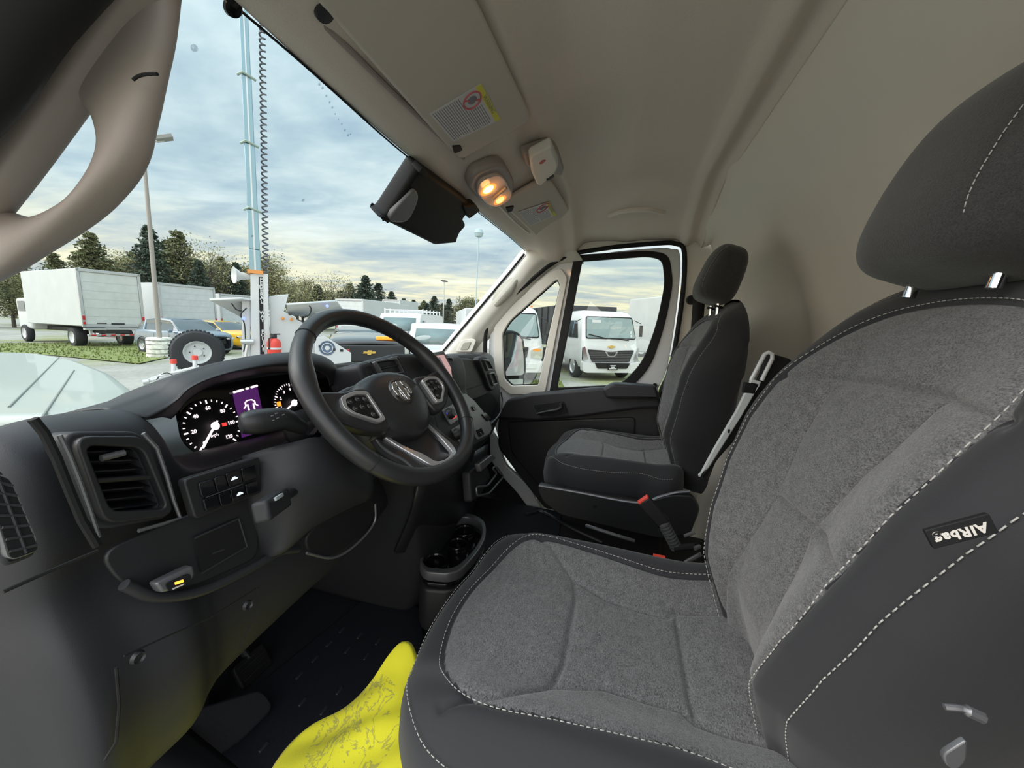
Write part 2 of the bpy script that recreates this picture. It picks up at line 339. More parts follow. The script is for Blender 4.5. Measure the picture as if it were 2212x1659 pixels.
# pillar recess and tweeter grille
def on_pillar(p, x=.862): return at(*p,'x',x)
PPl = Pl((.862,.75,1.1),(0,-1,0),(0,0,1))
o = MB().add([PPl.w(*q,0) for q in smoothpoly(PPl.pxs([(1070,662),(1064,645),(1078,620),(1104,600),(1118,605),(1108,630),(1085,655)]),4)],[tuple(range(28))]).build('pillar_pad', mat('pad_beige',(.44,.42,.36),.7), pa, solid=.003)
plate('tweeter_frame', rnd(PPl.pxs([(985,760),(998,735),(1022,731),(1030,735),(1020,760)]), .012,4), PPl, .012, m_beigeL, pa, off=.002, bevel=.003)
plate('tweeter_grille', rnd(PPl.pxs([(995,756),(1003,740),(1020,738),(1012,755)]), .01,4), PPl, .004, mat('grille_beige',(.36,.34,.29),.8,bump=.8,bscale=900), pa, off=.010, bevel=.001)
# ---- windscreen
gw = glassmat('windscreen_glass', (.93,.98,.975), .035)
def gp(x,y,z): return (x, y+.13*(1-(x/.92)**2)*0+0., z)
K = []
for x in (-.90,-.6,-.3,0,.3,.6,.90):
    bow = .16*(1-(x/.9)**2)
    K.append([(x,1.12+bow,.72),(x,.98+bow*.85,.886),(x,.75+bow*.5,1.16),(x,.525+bow*.10,1.44),(x,.49,1.485)])
o = link('window_1', surf(K,5,5), gw, ang=180); tag(o, kind='structure')
K2 = []
for x in (-.90,-.6,-.3,0,.3,.6,.90):
    bow = .16*(1-(x/.9)**2)*.10
    K2.append((x,.537-.035*hill(-x,.35,.8),1.453-.175*hill(1.455,1.44,1.56)*hill(abs(x),.60,.92)))
o = MB().tube(catm(K2,6), .0018, 8).build('trim_4', m_black); tag(o, kind='structure')
o = MB().tube([(.874,1.02,.84),(.874,.85,1.045),(.874,.70,1.225),(.873,.60,1.345),(.872,.535,1.428)], .006, 8).build('trim_5', m_black); tag(o, kind='structure')
# rain drops on the glass
m_drop = mat('water', (.75,.82,.85), .05, spec=.8)
# ---- driver A pillar trim with grab handle, beside the open door
PA = Pl((-.90,.5,1.1),(0,-1,0),(0,0,1))
# pillar spar running up the windscreen edge
def pp(px, x): return at(*px,'x',x)
spar_c = [(-160,600),(-70,475),(35,330),(140,175),(240,30),(320,-80),(400,-190)]
K = []
for i,p in enumerate(spar_c):
    c = pp(p,-.885); d = _n(np.array(pp(spar_c[min(i+1,6)],-.885))-np.array(pp(spar_c[max(i-1,0)],-.885)))
    nrm_ = _n(np.cross(d,(1,0,0))); 
    K.append([c+a*nrm_+np.array((b,0,0)) for a,b in ((-.021,-.010),(-.019,.010),(-.008,.018),(.008,.018),(.019,.010),(.021,-.010),(.008,-.016),(-.010,-.016))])
pd = link('trim_6', surf(K,6,4,cv=True), m_beige, ang=180); tag(pd, kind='structure')
# grab handle: one moulded loop, wide where it leaves the pillar
HI = [(195,20),(185,110),(170,185),(195,228),(222,262),(238,310),(234,350),(212,395),(178,435),(130,460),(85,470),(40,463),(-20,440)]
HO = [(378,-40),(366,70),(350,150),(334,215),(318,270),(302,325),(278,372),(243,415),(198,460),(142,505),(82,547),(15,592),(-60,630)]
K = []
for a,b in zip(HI,HO):
    A_ = pp(a,-.875); B_ = pp(b,-.875); c = (A_+B_)/2; h = (B_-A_)/2; K.append([c+h*math.copysign(abs(math.cos(t))**.8,math.cos(t))+np.array((1,0,0))*.015*math.copysign(abs(math.sin(t))**.8,math.sin(t)) for t in np.linspace(0,2*math.pi,16,endpoint=False)])
link('grab_handle', surf(K,6,3,cv=True), m_beige, pd, ang=180)
MB().tube(catm([pp(p,-.892) for p in [(288,172),(300,164),(320,160),(340,160)]],4),.0012,6).build('handle_crease', m_black, pd)
# dark door opening seal and outer body edge at far left
spar_e = [(-330,360),(-230,240),(-120,100),(-45,-35),(30,-145),(120,-265)]
K = []
for i,p in enumerate(spar_e):
    c = pp(p,-.945); d = _n(np.array(pp(spar_e[min(i+1,5)],-.945))-np.array(pp(spar_e[max(i-1,0)],-.945))); nrm_ = _n(np.cross(d,(1,0,0)))
    K.append([c+a*nrm_+np.array((b,0,0)) for a,b in ((-.035,.0),(-.03,.03),(.03,.035),(.06,.02),(.06,-.01),(0,-.02))])
o = link('trim_7', surf(K,5,4,cv=True), m_black, ang=180); tag(o, kind='structure')

# driver side body behind the door opening and the sill
K = [[(-.93,-.32,-.2),(-.93,-.32,.4),(-.93,-.34,.9),(-.92,-.36,1.3),(-.88,-.36,1.62)],[(-.96,-.36,-.2),(-.96,-.36,.4),(-.96,-.38,.9),(-.95,-.40,1.3),(-.90,-.40,1.64)],[(-.98,-1.3,-.2),(-.98,-1.3,.4),(-.98,-1.3,.9),(-.96,-1.3,1.3),(-.92,-1.3,1.64)]]
o = link('wall_left', surf(K,4,4), m_dash2, ang=180, solid=.04); tag(o, kind='structure')

# firewall and wheel arch of the passenger footwell
K = [[(-.95,1.02,.09),(-.95,.98,.40),(-.95,.92,.62)],[(-.2,1.0,.09),(-.2,.96,.40),(-.2,.90,.62)],[(.30,.96,.09),(.30,.92,.40),(.30,.84,.62)],[(.70,.90,.09),(.70,.84,.36),(.70,.76,.60)],[(.86,.66,.09),(.87,.64,.22),(.885,.68,.44)],[(.90,.52,.09),(.90,.54,.16),(.90,.66,.40)]]
o = link('wall_front', surf(K,6,5), m_black, ang=180, solid=.01); tag(o, kind='structure')

PCk = Pl((.872,.5,.2),(0,-1,0),(0,0,1))
o = plate('baseboard_right', smoothpoly([PCk.px(p) for p in [(1000,1060),(1040,1030),(1085,1030),(1125,1072),(1158,1118),(1160,1150),(1100,1170),(1000,1150)]],4), PCk, .01, m_black, off=0, bevel=.003); tag(o, kind='structure')
# ================================================================ DASHBOARD
dash = thing('dashboard', (0,.75,.45), 'charcoal plastic van dashboard with lit gauges, grilled air vents and a glove box', 'dashboard')
# key profile (y,z) from windscreen base down to the knee edge, at stations along x
def prof(x, lift=0, fy=0., low=.56, ky=0.):
    return [(x,1.16,.775),(x,.92,.845+lift*.3),(x,.74,.895+lift*.8),(x,.645+fy,.93+lift),(x,.585+fy,.942+lift),(x,.548+fy,.930+lift),(x,.530+fy,.895+lift*.6),(x,.525+fy,.84),(x,.53+fy,.795),
            (x,.525+fy+ky,.765),(x,.500+fy+ky,.72),(x,.480+fy+ky,.66),(x,.475+fy+ky,.60),(x,.49+fy+ky,low),(x,.56+fy+ky,low-.03),(x,.80,low-.05)]
ST = [prof(-.965,-.03,.09,.50),prof(-.945,-.005,.04,.52),prof(-.92,.0,-.01,.53),prof(-.87,.006,.0,.53),prof(-.82,.004,.0,.535),prof(-.785,-.012,.02,.54),prof(-.74,-.085,.035,.54),prof(-.60,-.105,.04,.55),prof(-.45,-.105,.04,.56),
      prof(-.37,-.07,.03,.56,.03),prof(-.28,0,.01,.57,.07),prof(-.18,.012,.0,.58,.12),prof(0,.015,-.02,.60,.14),prof(.12,.012,-.01,.62,.14)]
link('dash_body', surf(ST,6,5), m_dash, dash, ang=180, solid=.004)
# passenger half: glove box face, open shelf, lower edge
def prof2(x, r, e=0):
    return [(x,1.16-e,.775),(x,.92,.845),(x,.76+e*.3,.88),(x,.68+r,.915-e*.3),(x,.635+r,.918-e*.3),(x,.605+r,.90-e*.3),(x,.592+r,.86),(x,.585+r,.80),(x,.585+r,.745),(x,.60+r,.725),(x,.70+r,.715),(x,.72+r,.66),(x,.66+r,.615),(x,.58+r,.60),(x,.575+r,.58),(x,.62+r,.54),(x,.85,.52)]
ST2 = [prof2(.12,-.03),prof2(.2,-.02),prof2(.32,0),prof2(.46,.0),prof2(.60,.0),prof2(.68,.01),prof2(.74,.03,.01),prof2(.79,.07,.03),prof2(.83,.14,.06)]
link('dash_body', surf(ST2,5,5), m_dash2, dash, ang=180, solid=.004)
PGb = Pl((.45,.585,.80),(1,.02,0),(0,.06,1))
plate('dash_end_panel', smoothpoly(PGb.pxs([(955,775),(985,768),(1030,764),(1050,768),(1068,786),(1080,820),(1084,860),(1082,895),(1070,930),(1048,962),(1018,985),(985,975),(965,880)]),4), PGb, .10, m_dash, dash, off=-.052, bevel=.02)
plate('shelf_recess_shade', smoothpoly(PGb.pxs([(1008,866),(1052,851),(1066,856),(1074,875),(1066,898),(1046,914),(1020,920),(1000,890)]),4), PGb, .004, m_black, dash, off=.0)  # black sheet on the panel face paints the open shelf's shade
PG = Pl((.45,.570,.82),(1,.02,0),(0,.08,1))
lid = plate('glove_box', smoothpoly(PG.pxs([(976,779),(998,774),(1020,778),(1036,792),(1047,815),(1053,842),(1046,852),(1012,864),(998,842),(984,806)]),4), PG, .03, mat('glove_box_grey',(.055,.055,.06),.5,bump=.2,bscale=1500), dash, off=-.004, bevel=.006)
MB().tube([PG.w(*PG.px(p),.0112) for p in [(1003,841),(1025,834),(1050,826)]], .0010, 6).build('lid_seam', m_black, lid)
MB().tube(catm([PG.w(*PG.px(p),.010) for p in [(1078,846),(1081,868),(1076,892),(1062,910),(1046,922)]],5), .004, 8).build('shelf_lip', m_satin, dash)
def vent(pl, quad, name='air_vent', n=8, r=.012, split=True, lip=True, frame_m=m_satin, dep=.03, fr=.006):
    """frame, louvres and a divider inside a px quad (tl,tr,br,bl)"""
    q = [np.array(pl.px(p)) for p in quad]
    f = rnd([tuple(p) for p in q], r, 5); c = sum(q)/4
    ins = rnd([tuple(c+(p-c)*(1-fr*2/np.linalg.norm(p-c)*1.3)) for p in q], r*.7, 5)
    v = plate(name, f, pl, .012, frame_m, dash, holes=[ins], off=.002, bevel=.002)
    plate('vent_cavity', [tuple(c+(np.array(p)-c)*1.02) for p in ins], pl, .003, m_black, v, off=-.021)
    plate('vent_housing', rnd([tuple(c+(p-c)*(1+.006/np.linalg.norm(p-c))) for p in q], r, 5), pl, .03, m_dash, v, holes=[ins], off=-.016, bevel=.003)
    b = MB(); Rm = np.array([pl.u,pl.v,pl.n]).T
    for i in range(n):
        t = (i+.5)/n
        a = q[0]+(q[3]-q[0])*t; e = q[1]+(q[2]-q[1])*t; m = (a+e)/2; a = m+(a-m)*.90; e = m+(e-m)*.90
        A = pl.w(*a,-.004); E_ = pl.w(*e,-.004); dn = -pl.v*.9-pl.n*.0
        d = -pl.n*.016+pl.v*.006; th = pl.v*.0016
        b.add([A,E_,E_+d,A+d,A-th,E_-th,E_+d-th,A+d-th],[(0,1,2,3),(7,6,5,4),(0,4,5,1),(2,6,7,3),(0,3,7,4),(1,5,6,2)])
    b.build('louvre', m_gloss, v, smooth=False)
    if split:
        a = (q[0]+q[3])/2; e = (q[1]+q[2])/2; m=(a+e)/2; a = m+(a-m)*.92; e = m+(e-m)*.92
        MB().tube([pl.w(*a,-.001),pl.w(*e,-.001)], .0028, 8).build('vent_divider', m_dash2, v)
    return v
# left pod vent
PV = Pl((-.86,.502,.89),(1,.10,0),(0,.12,1))
v1 = vent(PV, [(145,942),(306,942),(368,1112),(214,1134)], n=9, r=.016, fr=.005, frame_m=m_dash2)
q = [PV.px(p) for p in [(215,990),(262,978)]]
MB().tube([PV.w(*q[0],.002),PV.w(*q[1],.004)], .0035, 8).build('vent_tab', m_satin, v1)
for pts in ([(118,940),(140,985),(162,1040),(185,1105),(203,1160)],[(60,905),(85,935),(112,990),(140,1060),(168,1125),(200,1178)],[(300,936),(330,968),(352,1030),(366,1080),(380,1118),(340,1132),(290,1146)]):
    w_ = .0022 if pts[0][0]!=60 else .004
    MB().tube([PV.w(*PV.px(p),.006) for p in pts], w_, 8).build('vent_bead', m_satin if pts[0][0]!=60 else m_black, v1)
# end grille at the very left of the dash
PE = Pl((-.945,.52,.86),(.25,-1,0),(0,.1,1))
PE = Pl((-.935,.452,.86),(1,.05,0),(0,.12,1))
vE = vent(PE, [(-60,1010),(8,1030),(74,1188),(10,1212)], n=7, r=.006, split=False, fr=.0035, frame_m=m_satin)
plate('grille_back', rnd(PE.pxs([(-54,1016),(5,1034),(68,1186),(8,1207)]),.004,4), PE, .003, m_black, vE, off=.0075)
for k in range(7):
    t_ = (k+.5)/7; A_ = (-50+t_*58, 1022+t_*180); B_ = (6+t_*62, 1038+t_*148); MB().tube([PE.w(*PE.px(A_),.0095),PE.w(*PE.px(B_),.0095)],.0012,6).build('louvre', m_dash, vE)
MB().tube([PE.w(*PE.px((-22,1030)),.0095),PE.w(*PE.px((40,1192)),.0095)],.0012,6).build('louvre', m_dash, vE)
# seam and lower panels on the driver side
PK = Pl((-.75,.462,.62),(1,.02,0),(0,.02,1))
MB().tube([PK.w(*PK.px(p),.004) for p in [(0,1276),(100,1232),(205,1188)]], .0016, 6).build('panel_seam', m_black, dash)
MB().tube([PK.w(*PK.px(p),.004) for p in [(262,1415),(350,1375),(450,1332),(548,1270)]], .0010, 6).build('panel_seam', m_black, dash)
MB().tube([PK.w(*PK.px(p),.004) for p in [(553,1268),(552,1310),(530,1360),(512,1400)]], .0010, 6).build('panel_seam', m_black, dash)
MB().tube([PK.w(*PK.px(p),.004) for p in [(245,1440),(252,1520),(245,1600),(220,1640)]], .0014, 6).build('panel_seam', m_black, dash)
for p in [(292,1418),(530,1306)]:
    MB().lathe([(0,.003),(.004,.003),(.0055,.005),(.007,.001)], PK.w(*PK.px(p),.002), PK.n, 14).build('panel_screw', m_dash2, dash)
# dark recessed switch bay and cubbies
PW = Pl((-.78,.497,.84),(1,.03,0),(0,.10,1))
sp = plate('switch_panel', rnd(PW.pxs([(372,1035),(540,985),(545,1062),(398,1120)]),.006,4), PW, .012, m_dash2, dash, off=.012, bevel=.002)
for quad in ([(400,1042),(432,1032),(440,1062),(408,1072)],[(434,1031),(458,1023),(466,1053),(442,1061)],[(460,1022),(492,1012),(498,1040),(468,1050)],[(494,1011),(524,1001),(530,1030),(500,1040)],
             [(410,1076),(442,1066),(448,1092),(417,1102)],[(444,1065),(468,1057),(474,1083),(450,1091)],[(470,1056),(500,1045),(506,1070),(476,1082)],[(503,1044),(531,1035),(536,1058),(508,1068)]):
    plate('switch', rnd(PW.pxs(quad),.003,3), PW, .005, m_gloss, sp, off=.0195, bevel=.001)
for c in [(478,1031),(490,1064)]:
    a = PW.px(c); gly = [(-.0045,-.001),(-.003,.0008),(-.0015,.0022),(.001,.0022),(.0028,.0006),(.0045,-.0002),(.0045,-.0016),(-.0045,-.0016)]
    plate('switch_icon', [(a[0]+x,a[1]+y) for x,y in gly], PW, .0006, mat('icon_glow',(.8,.85,.9),.4,emit=(.75,.85,1),estr=.8), sp, off=.0225)
MB().tube([PW.w(*PW.px(p),.0195) for p in [(420,1072),(500,1044)]], .0007, 6).build('divider_line', m_satin, sp)
bay = plate('lower_bay', rnd(PW.pxs([(215,1195),(395,1118),(555,1062),(560,1205),(420,1268),(330,1282),(262,1262)]),.02,5), PW, .006, m_dash2, dash, off=-.004, bevel=.002)
plate('cubby', rnd(PW.pxs([(417,1162),(512,1120),(530,1180),(432,1238)]),.005,4), PW, .004, m_black, bay, off=.001)
for a,b_ in (((417,1162),(512,1120)),((512,1120),(530,1180)),((530,1180),(432,1238)),((455,1195),(480,1186))):
    MB().tube([PW.w(*PW.px(a),.003),PW.w(*PW.px(b_),.003)], .0014, 6).build('cubby_rim', m_dash, bay)
pb = plate('parking_brake_lever', rnd(PW.pxs([(304,1255),(388,1216),(392,1238),(372,1260),(318,1276)]),.004,4), PW, .014, m_satin, dash, off=.016, bevel=.003)
plate('lever_face', rnd(PW.pxs([(322,1256),(376,1232),(380,1246),(362,1262),(332,1272)]),.004,4), PW, .002, m_gloss, pb, off=.024)
plate('warning_lamp', PW.pxs([(342,1252),(360,1246),(361,1251),(343,1257)]), PW, .001, mat('lamp_orange',(1,.4,.05),.4,emit=(1,.35,.03),estr=2.5), pb, off=.0256)
MB().tube([PW.w(*PW.px(p),.0255) for p in [(338,1266),(362,1256)]], .0008, 6).build('lever_icon', m_white, pb)
# lower bulge edge of the bay (swept beige-lit lip)
MB().tube(catm([PW.w(*PW.px(p),.004) for p in [(262,1262),(330,1288),(430,1276),(530,1230),(600,1192),(640,1185)]],5), .006, 10).build('bay_lip', m_dash, dash)
# ---------------- instrument hood + cluster
PC = Pl((-.535,.70,.865),(1,.0,0),(0,.30,1))
clu = thing('instrument_cluster', (0,0,0)); clu.parent = dash; clu.matrix_parent_inverse = chain(dash).inverted()
def PCp(p, off=0): return PC.w(*PC.px(p), off)
face = smoothpoly(PC.pxs([(388,880),(430,848),(520,822),(650,808),(740,830),(742,880),(690,930),(560,965),(470,980),(410,960)]),4)
plate('cluster_face', face, PC, .01, m_gloss, clu, off=-.004)
# hood: lofted visor from face edge rearwards; arch stations along px of its rear lip
lip_o = [(240,890),(300,868),(350,848),(385,820),(440,797),(510,779),(600,765),(680,765),(722,785),(730,822)]
lip_i = [(330,903),(362,885),(383,866),(408,842),(455,820),(520,803),(600,792),(672,795),(705,812),(712,835)]
inn   = [(372,905),(385,893),(395,880),(420,856),(462,835),(525,816),(605,806),(680,806),(722,822),(735,845)]
K = []
for i in range(10):
    yl = .575+.05*max(0,(i-5))/4.; o1 = at(*lip_o[i],'y',yl+.02); i1 = at(*lip_i[i],'y',yl); n1 = PCp(inn[i],-.002)
    back = np.array((o1[0]+.0, .86, .875-.02)); mid = (o1+back)/2+np.array((0,0,.018))
    K.append([n1,(n1+i1)/2+np.array((0,0,.002)),i1,(i1+o1)/2+np.array((0,-.012,.0)),o1,o1*.8+mid*.2+np.array((0,0,.006)),mid,back])
link('instrument_hood', surf(K,6,5), m_dash, dash, ang=180, solid=-.002)
# gauges: ticks, numerals, needles
m_lit = mat('gauge_lit', (.9,.85,.85), .5, emit=(1,.86,.88), estr=1.3)
m_litr = mat('gauge_red', (.9,.05,.05), .5, emit=(1,.05,.05), estr=1.2)
m_lito = mat('gauge_orange', (.9,.3,.05), .5, emit=(1,.30,.03), estr=1.6)
def M4at(pl, a, b, off, rot=0.):
    return pl.mat(off)@Matrix.Translation((a,b,0))@Matrix.Rotation(rot,4,'Z')
def gauge(name, c, R, nums, a0, a1, needle, lab):
    a,b = PC.px(c); g = plate(name, [(a+R*1.06*math.cos(t),b+R*1.06*math.sin(t)) for t in np.linspace(0,2*math.pi,48,endpoint=False)], PC, .003, m_black, clu, off=.003)
    ts = MB(); nt_ = (len(nums)-1)*4
    for i in range(nt_+1):
        t = math.radians(a0+(a1-a0)*i/nt_); L0 = .90 if i%4 else .84; dx,dy = math.cos(t),math.sin(t); wv = .0009 if i%4 else .0014
        p0 = np.array((a+R*L0*dx,b+R*L0*dy)); p1 = np.array((a+R*.98*dx,b+R*.98*dy)); nx = np.array((-dy,dx))*wv
        ts.add([PC.w(*(p0-nx),.0056),PC.w(*(p0+nx),.0056),PC.w(*(p1+nx),.0056),PC.w(*(p1-nx),.0056)],[(0,1,2,3)])
    ts.build('gauge_marks', m_lit, g, smooth=False)
    for i,s_ in enumerate(nums):
        t = math.radians(a0+(a1-a0)*i/(len(nums)-1)); text('numeral', s_, R*.18, M4at(PC,a+R*.66*math.cos(t),b+R*.68*math.sin(t),.0056), m_lit, g, .0001, bold=.0003)
    t = math.radians(needle); dx,dy = math.cos(t),math.sin(t)
    MB().tube([PC.w(a-R*.22*dx,b-R*.22*dy,.009),PC.w(a+R*.86*dx,b+R*.86*dy,.009)], [.0016,.0022], 8).build('needle', m_lit, g)
    MB().lathe([(.0070,0),(.0075,.002),(.0055,.002),(.005,.0005),(0,.0005)], PC.w(a,b,.0095), PC.n, 20).build('needle_hub', m_lit, g)
    return g,a,b
g1,a,b = gauge('speedometer', (456,922), .050, ['0','20','40','60','80','100','120'], 228, -48, 228, 'mph')
text('gauge_word', 'mph', .008, M4at(PC,a-.002,b-.016,.0056), m_lit, g1, .0001)
text('odometer', '0 0 8 2 2', .008, M4at(PC,a+.0,b-.043,.0056), m_lit, g1, .0001)
text('seat_belt_lamp', '=', .014, M4at(PC,a+.020,b-.002,.0056), m_litr, g1, .0001, bold=.001)
g2,a,b = gauge('tachometer', (628,872), .046, ['0','1','2','3','4','5','6','7','8'], 215, -45, 206, 'rpm')
text('engine_lamp', '\u25a0', .014, M4at(PC,a-.034,b+.004,.0056), m_lito, g2, .0001)
text('gauge_word', 'x1000', .007, M4at(PC,a+.0,b-.03,.0056), m_litr, g2, .0001)
scr = plate('driver_display', PC.pxs([(500,852),(552,836),(572,930),(520,946)]), PC, .002, mat('purple_screen',(.05,.01,.07),.2,emit=(.14,.03,.21),estr=.5), clu, off=.004)
a,b = PC.px((538,880))
cir = [( -.010,.004),(-.010,.010),(-.005,.014),(.005,.014),(.010,.010),(.010,.004)]
MB().tube([PC.w(a+x,b+y,.006) for x,y in cir], .0013, 6).tube([PC.w(a+x,b+y,.006) for x,y in [(-.006,.006),(-.006,-.014),(-.003,-.018),(.003,-.018),(.006,-.014),(.006,.006)]], .0013, 6).tube([PC.w(a+x,b+y,.006) for x,y in [(-.010,.004),(-.015,.0)]], .0012,6).tube([PC.w(a+x,b+y,.006) for x,y in [(.010,.004),(.015,.0)]], .0012,6).build('door_ajar_icon', m_lit, scr)
for p,q in (((500,849),(520,843)),((527,841),(532,840)),((538,838),(551,834))):
    MB().tube([PCp(p,.006),PCp(q,.006)], .0022, 6).build('display_bar', m_lit, scr)
# ---------------- centre stack: upper vents, screen, climate panel
PM = Pl((-.25,.545,.93),(1,0,0),(0,.35,1))
def pod(pxs_, y, z0, name, dep=.06): pass
PM1 = Pl((-.30,.540,.95),(1,0,0),(0,.30,1))
plate('centre_pod', rnd(PM1.pxs([(775,785),(860,762),(905,762),(945,790),(960,850),(905,870),(800,845)]),.02,5), PM1, .10, m_dash, dash, off=-.052, bevel=.012)
vent(PM1, [(802,782),(855,770),(872,806),(820,814)], n=4, r=.006, fr=.004, frame_m=m_satin)
PT = Pl((-.10,.53,.93),(1,.12,0),(0,.22,1))
ts_ = plate('touch_screen', rnd(PT.pxs([(908,766),(944,760),(982,825),(960,850)]),.006,4), PT, .02, m_gloss, dash, off=.012, bevel=.003)
plate('screen_picture', PT.pxs([(922,772),(943,768),(976,826),(958,842)]), PT, .001, mat('screen_pink',(.5,.3,.3),.2,emit=(.75,.42,.42),estr=.55), ts_, off=.0228)
plate('screen_picture', PT.pxs([(925,776),(934,774),(952,806),(944,812)]), PT, .001, mat('screen_dark',(.1,.07,.09),.2,emit=(.16,.10,.14),estr=.5), ts_, off=.0235)
PR = Pl((.03,.53,.92),(1,.10,0),(0,.18,1))
plate('centre_pod', smoothpoly(PR.pxs([(940,770),(955,763),(972,768),(986,788),(998,818),(1004,842),(998,854),(978,856),(958,820)]),4), PR, .07, m_dash, dash, off=-.036, bevel=.01)
vent(PR, [(956,772),(972,771),(984,796),(966,799)], n=4, r=.006, split=False, fr=.003)
vent(PR, [(969,804),(987,801),(999,834),(983,840)], n=5, r=.006, split=False, fr=.003)
PRV = Pl((.62,.560,.86),(1,.08,0),(0,.10,1))
plate('vent_pod', smoothpoly(PRV.pxs([(1036,778),(1044,770),(1054,773),(1068,797),(1077,828),(1070,840),(1060,842),(1046,806)]),4), PRV, .03, m_dash, dash, off=-.016, bevel=.006)
vent(PRV, [(1042,777),(1053,776),(1063,798),(1051,801)], n=3, r=.008, split=False, fr=.004)
vent(PRV, [(1053,806),(1065,803),(1073,828),(1063,834)], n=4, r=.008, split=False, fr=.004)
# climate panel (light satin grey, sloping towards the seats)
PCl = Pl((.02,.47,.75),(1,.06,0),(0,.42,1))
m_sat2 = mat('satin_grey_panel', (.26,.27,.28), .35, metal=.2)
cp = plate('climate_panel', rnd(PCl.pxs([(930,862),(962,855),(992,850),(1014,866),(1034,888),(1052,914),(1057,930),(1050,944),(1022,962),(985,985),(955,1000),(925,900)]),.012,4), PCl, .05, m_dash, dash, off=-.008, bevel=.006)
plate('panel_face', rnd(PCl.pxs([(980,858),(994,854),(1013,869),(1030,889),(1047,914),(1051,930),(1046,940),(1020,953),(1006,925),(992,890)]),.008,4), PCl, .004, m_sat2, cp, off=.019, bevel=.001)
plate('panel_face', rnd(PCl.pxs([(942,890),(968,876),(985,905),(960,922)]),.006,4), PCl, .004, m_sat2, cp, off=.019, bevel=.001)
plate('panel_face', rnd(PCl.pxs([(962,932),(985,918),(1004,948),(985,965)]),.006,4), PCl, .004, m_sat2, cp, off=.019, bevel=.001)
for p,m in (((957,898),'temp_knob'),((972,942),'fan_knob')):
    MB().lathe([(0,.016),(.012,.016),(.015,.012),(.017,0)], PCl.w(*PCl.px(p),.02), PCl.n, 20).build(m, m_dash2, cp)
for quad in ([(1005,882),(1013,878),(1018,888),(1010,892)],[(1027,899),(1035,895),(1048,908),(1040,914)],[(1015,933),(1025,928),(1032,942),(1022,948)],[(990,905),(1000,902),(1008,915),(998,920)]):
    plate('button', rnd(PCl.pxs(quad),.003,3), PCl, .006, m_gloss, cp, off=.023, bevel=.001)
for a_,c_ in (((1011,888),m_lit),((1024,944),m_lit)):
    MB().tube([PCl.w(*PCl.px((a_[0]-2,a_[1]-5)),.027),PCl.w(*PCl.px((a_[0]+2,a_[1])),.027)], .0012, 6).build('icon', m_silver, cp)
plate('warm_mark', PCl.pxs([(962,905),(970,901),(972,905),(964,909)]), PCl, .001, m_litr, cp, off=.0225)
plate('cold_mark', PCl.pxs([(950,896),(956,893),(958,897),(952,900)]), PCl, .001, mat('gauge_blue',(.1,.1,.8),.5,emit=(.1,.15,1),estr=1.), cp, off=.0225)
# ---------------- lower console, tunnel side and cup holder
def S(pts, y): return [at(*p,'y',y) for p in pts]
K = [S([(905,985),(985,992),(1050,960)],.50), [at(*p,'y',.47) for p in [(895,1060),(985,1060),(1040,1040)]], [at(*p,'y',.50) for p in [(880,1120),(960,1120),(1020,1090)]], [at(*p,'y',.56) for p in [(850,1190),(930,1180),(1000,1140)]]]
link('lower_console', surf(K,5,6), m_dash2, dash, ang=180, solid=.01)
PH = Pl((.05,.44,.56),(1,0,0),(0,.2,1))
h = MB().tube([PH.w(*PH.px(p),.03) for p in rnd([(1010,1052),(1036,1050),(1058,1022),(1046,1012),(1056,1008),(1072,1030),(1040,1066),(1012,1072)],6,3)], .0035, 8, cyc=True).build('holder_loop', m_satin, dash)
pad = plate('ashtray_flap', rnd(PH.pxs([(1012,1002),(1042,982),(1050,990),(1016,1020)]),.006,4), PH, .02, m_satin, dash, off=.03, bevel=.004)
plate('device_holder', rnd(PH.pxs([(1005,1020),(1040,995),(1052,1030),(1030,1070),(1010,1085)]),.01,4), PH, .03, m_dash, dash, off=.0, bevel=.006)
# driver side console cheek and the flat plate over the knee area
K = []
for z,x0,y0 in ((.09,-.10,.60),(.20,-.14,.55),(.34,-.19,.52),(.50,-.25,.50),(.63,-.31,.475),(.70,-.35,.48),(.74,-.36,.52)):
    K.append([(x0-.01,1.05,z),(x0-.005,.80,z),(x0,y0+.09,z),(x0+.012,y0+.02,z),(x0+.05,y0-.005,z),(-.0,y0-.01,z),(.10,y0,z),(.13,y0+.05,z),(.14,1.05,z)])
link('console_side', surf(K,5,5), m_dash, dash, ang=180, solid=.01)
plate('knee_recess_shade', smoothpoly(PK.pxs([(642,1156),(690,1112),(760,1078),(788,1078),(786,1120),(745,1165),(696,1196),(655,1192)]),4), PK, .006, m_black, dash, off=.016, bevel=.002)  # flat black plate puts in the shade of the knee opening
MB().tube(catm([PK.w(*PK.px(p),.020) for p in [(640,1190),(700,1200),(752,1170),(790,1125),(792,1085)]],5), .0022, 8).build('recess_lip', m_satin, dash)
cup = thing('cup_holder', (0,0,0)); cup.parent = dash; cup.matrix_parent_inverse = chain(dash).inverted()
PU = Pl(at(975,1180,'z',.36),(1,0,.0),(0,1,.0))
outl = rnd(PU.pxs([(905,1215),(925,1160),(965,1118),(1010,1108),(1048,1125),(1052,1160),(1030,1200),(985,1245),(915,1238)]),.05,6)
plate('tray_rim', outl, PU, .03, m_satin, cup, holes=[rnd(PU.pxs([(912,1212),(932,1165),(968,1128),(1008,1117),(1038,1130),(1042,1158),(1020,1195),(980,1232),(922,1228)]),.045,6)], off=-.01, bevel=.004)
plate('tray_well', rnd(PU.pxs([(909,1213),(929,1163),(967,1124),(1009,1114),(1042,1128),(1046,1159),(1023,1197),(981,1237),(919,1231)]),.045,6), PU, .03, m_gloss, cup, off=-.055, bevel=.004)
plate('tray_body', outl, PU, .14, m_dash2, cup, off=-.12, bevel=.01)
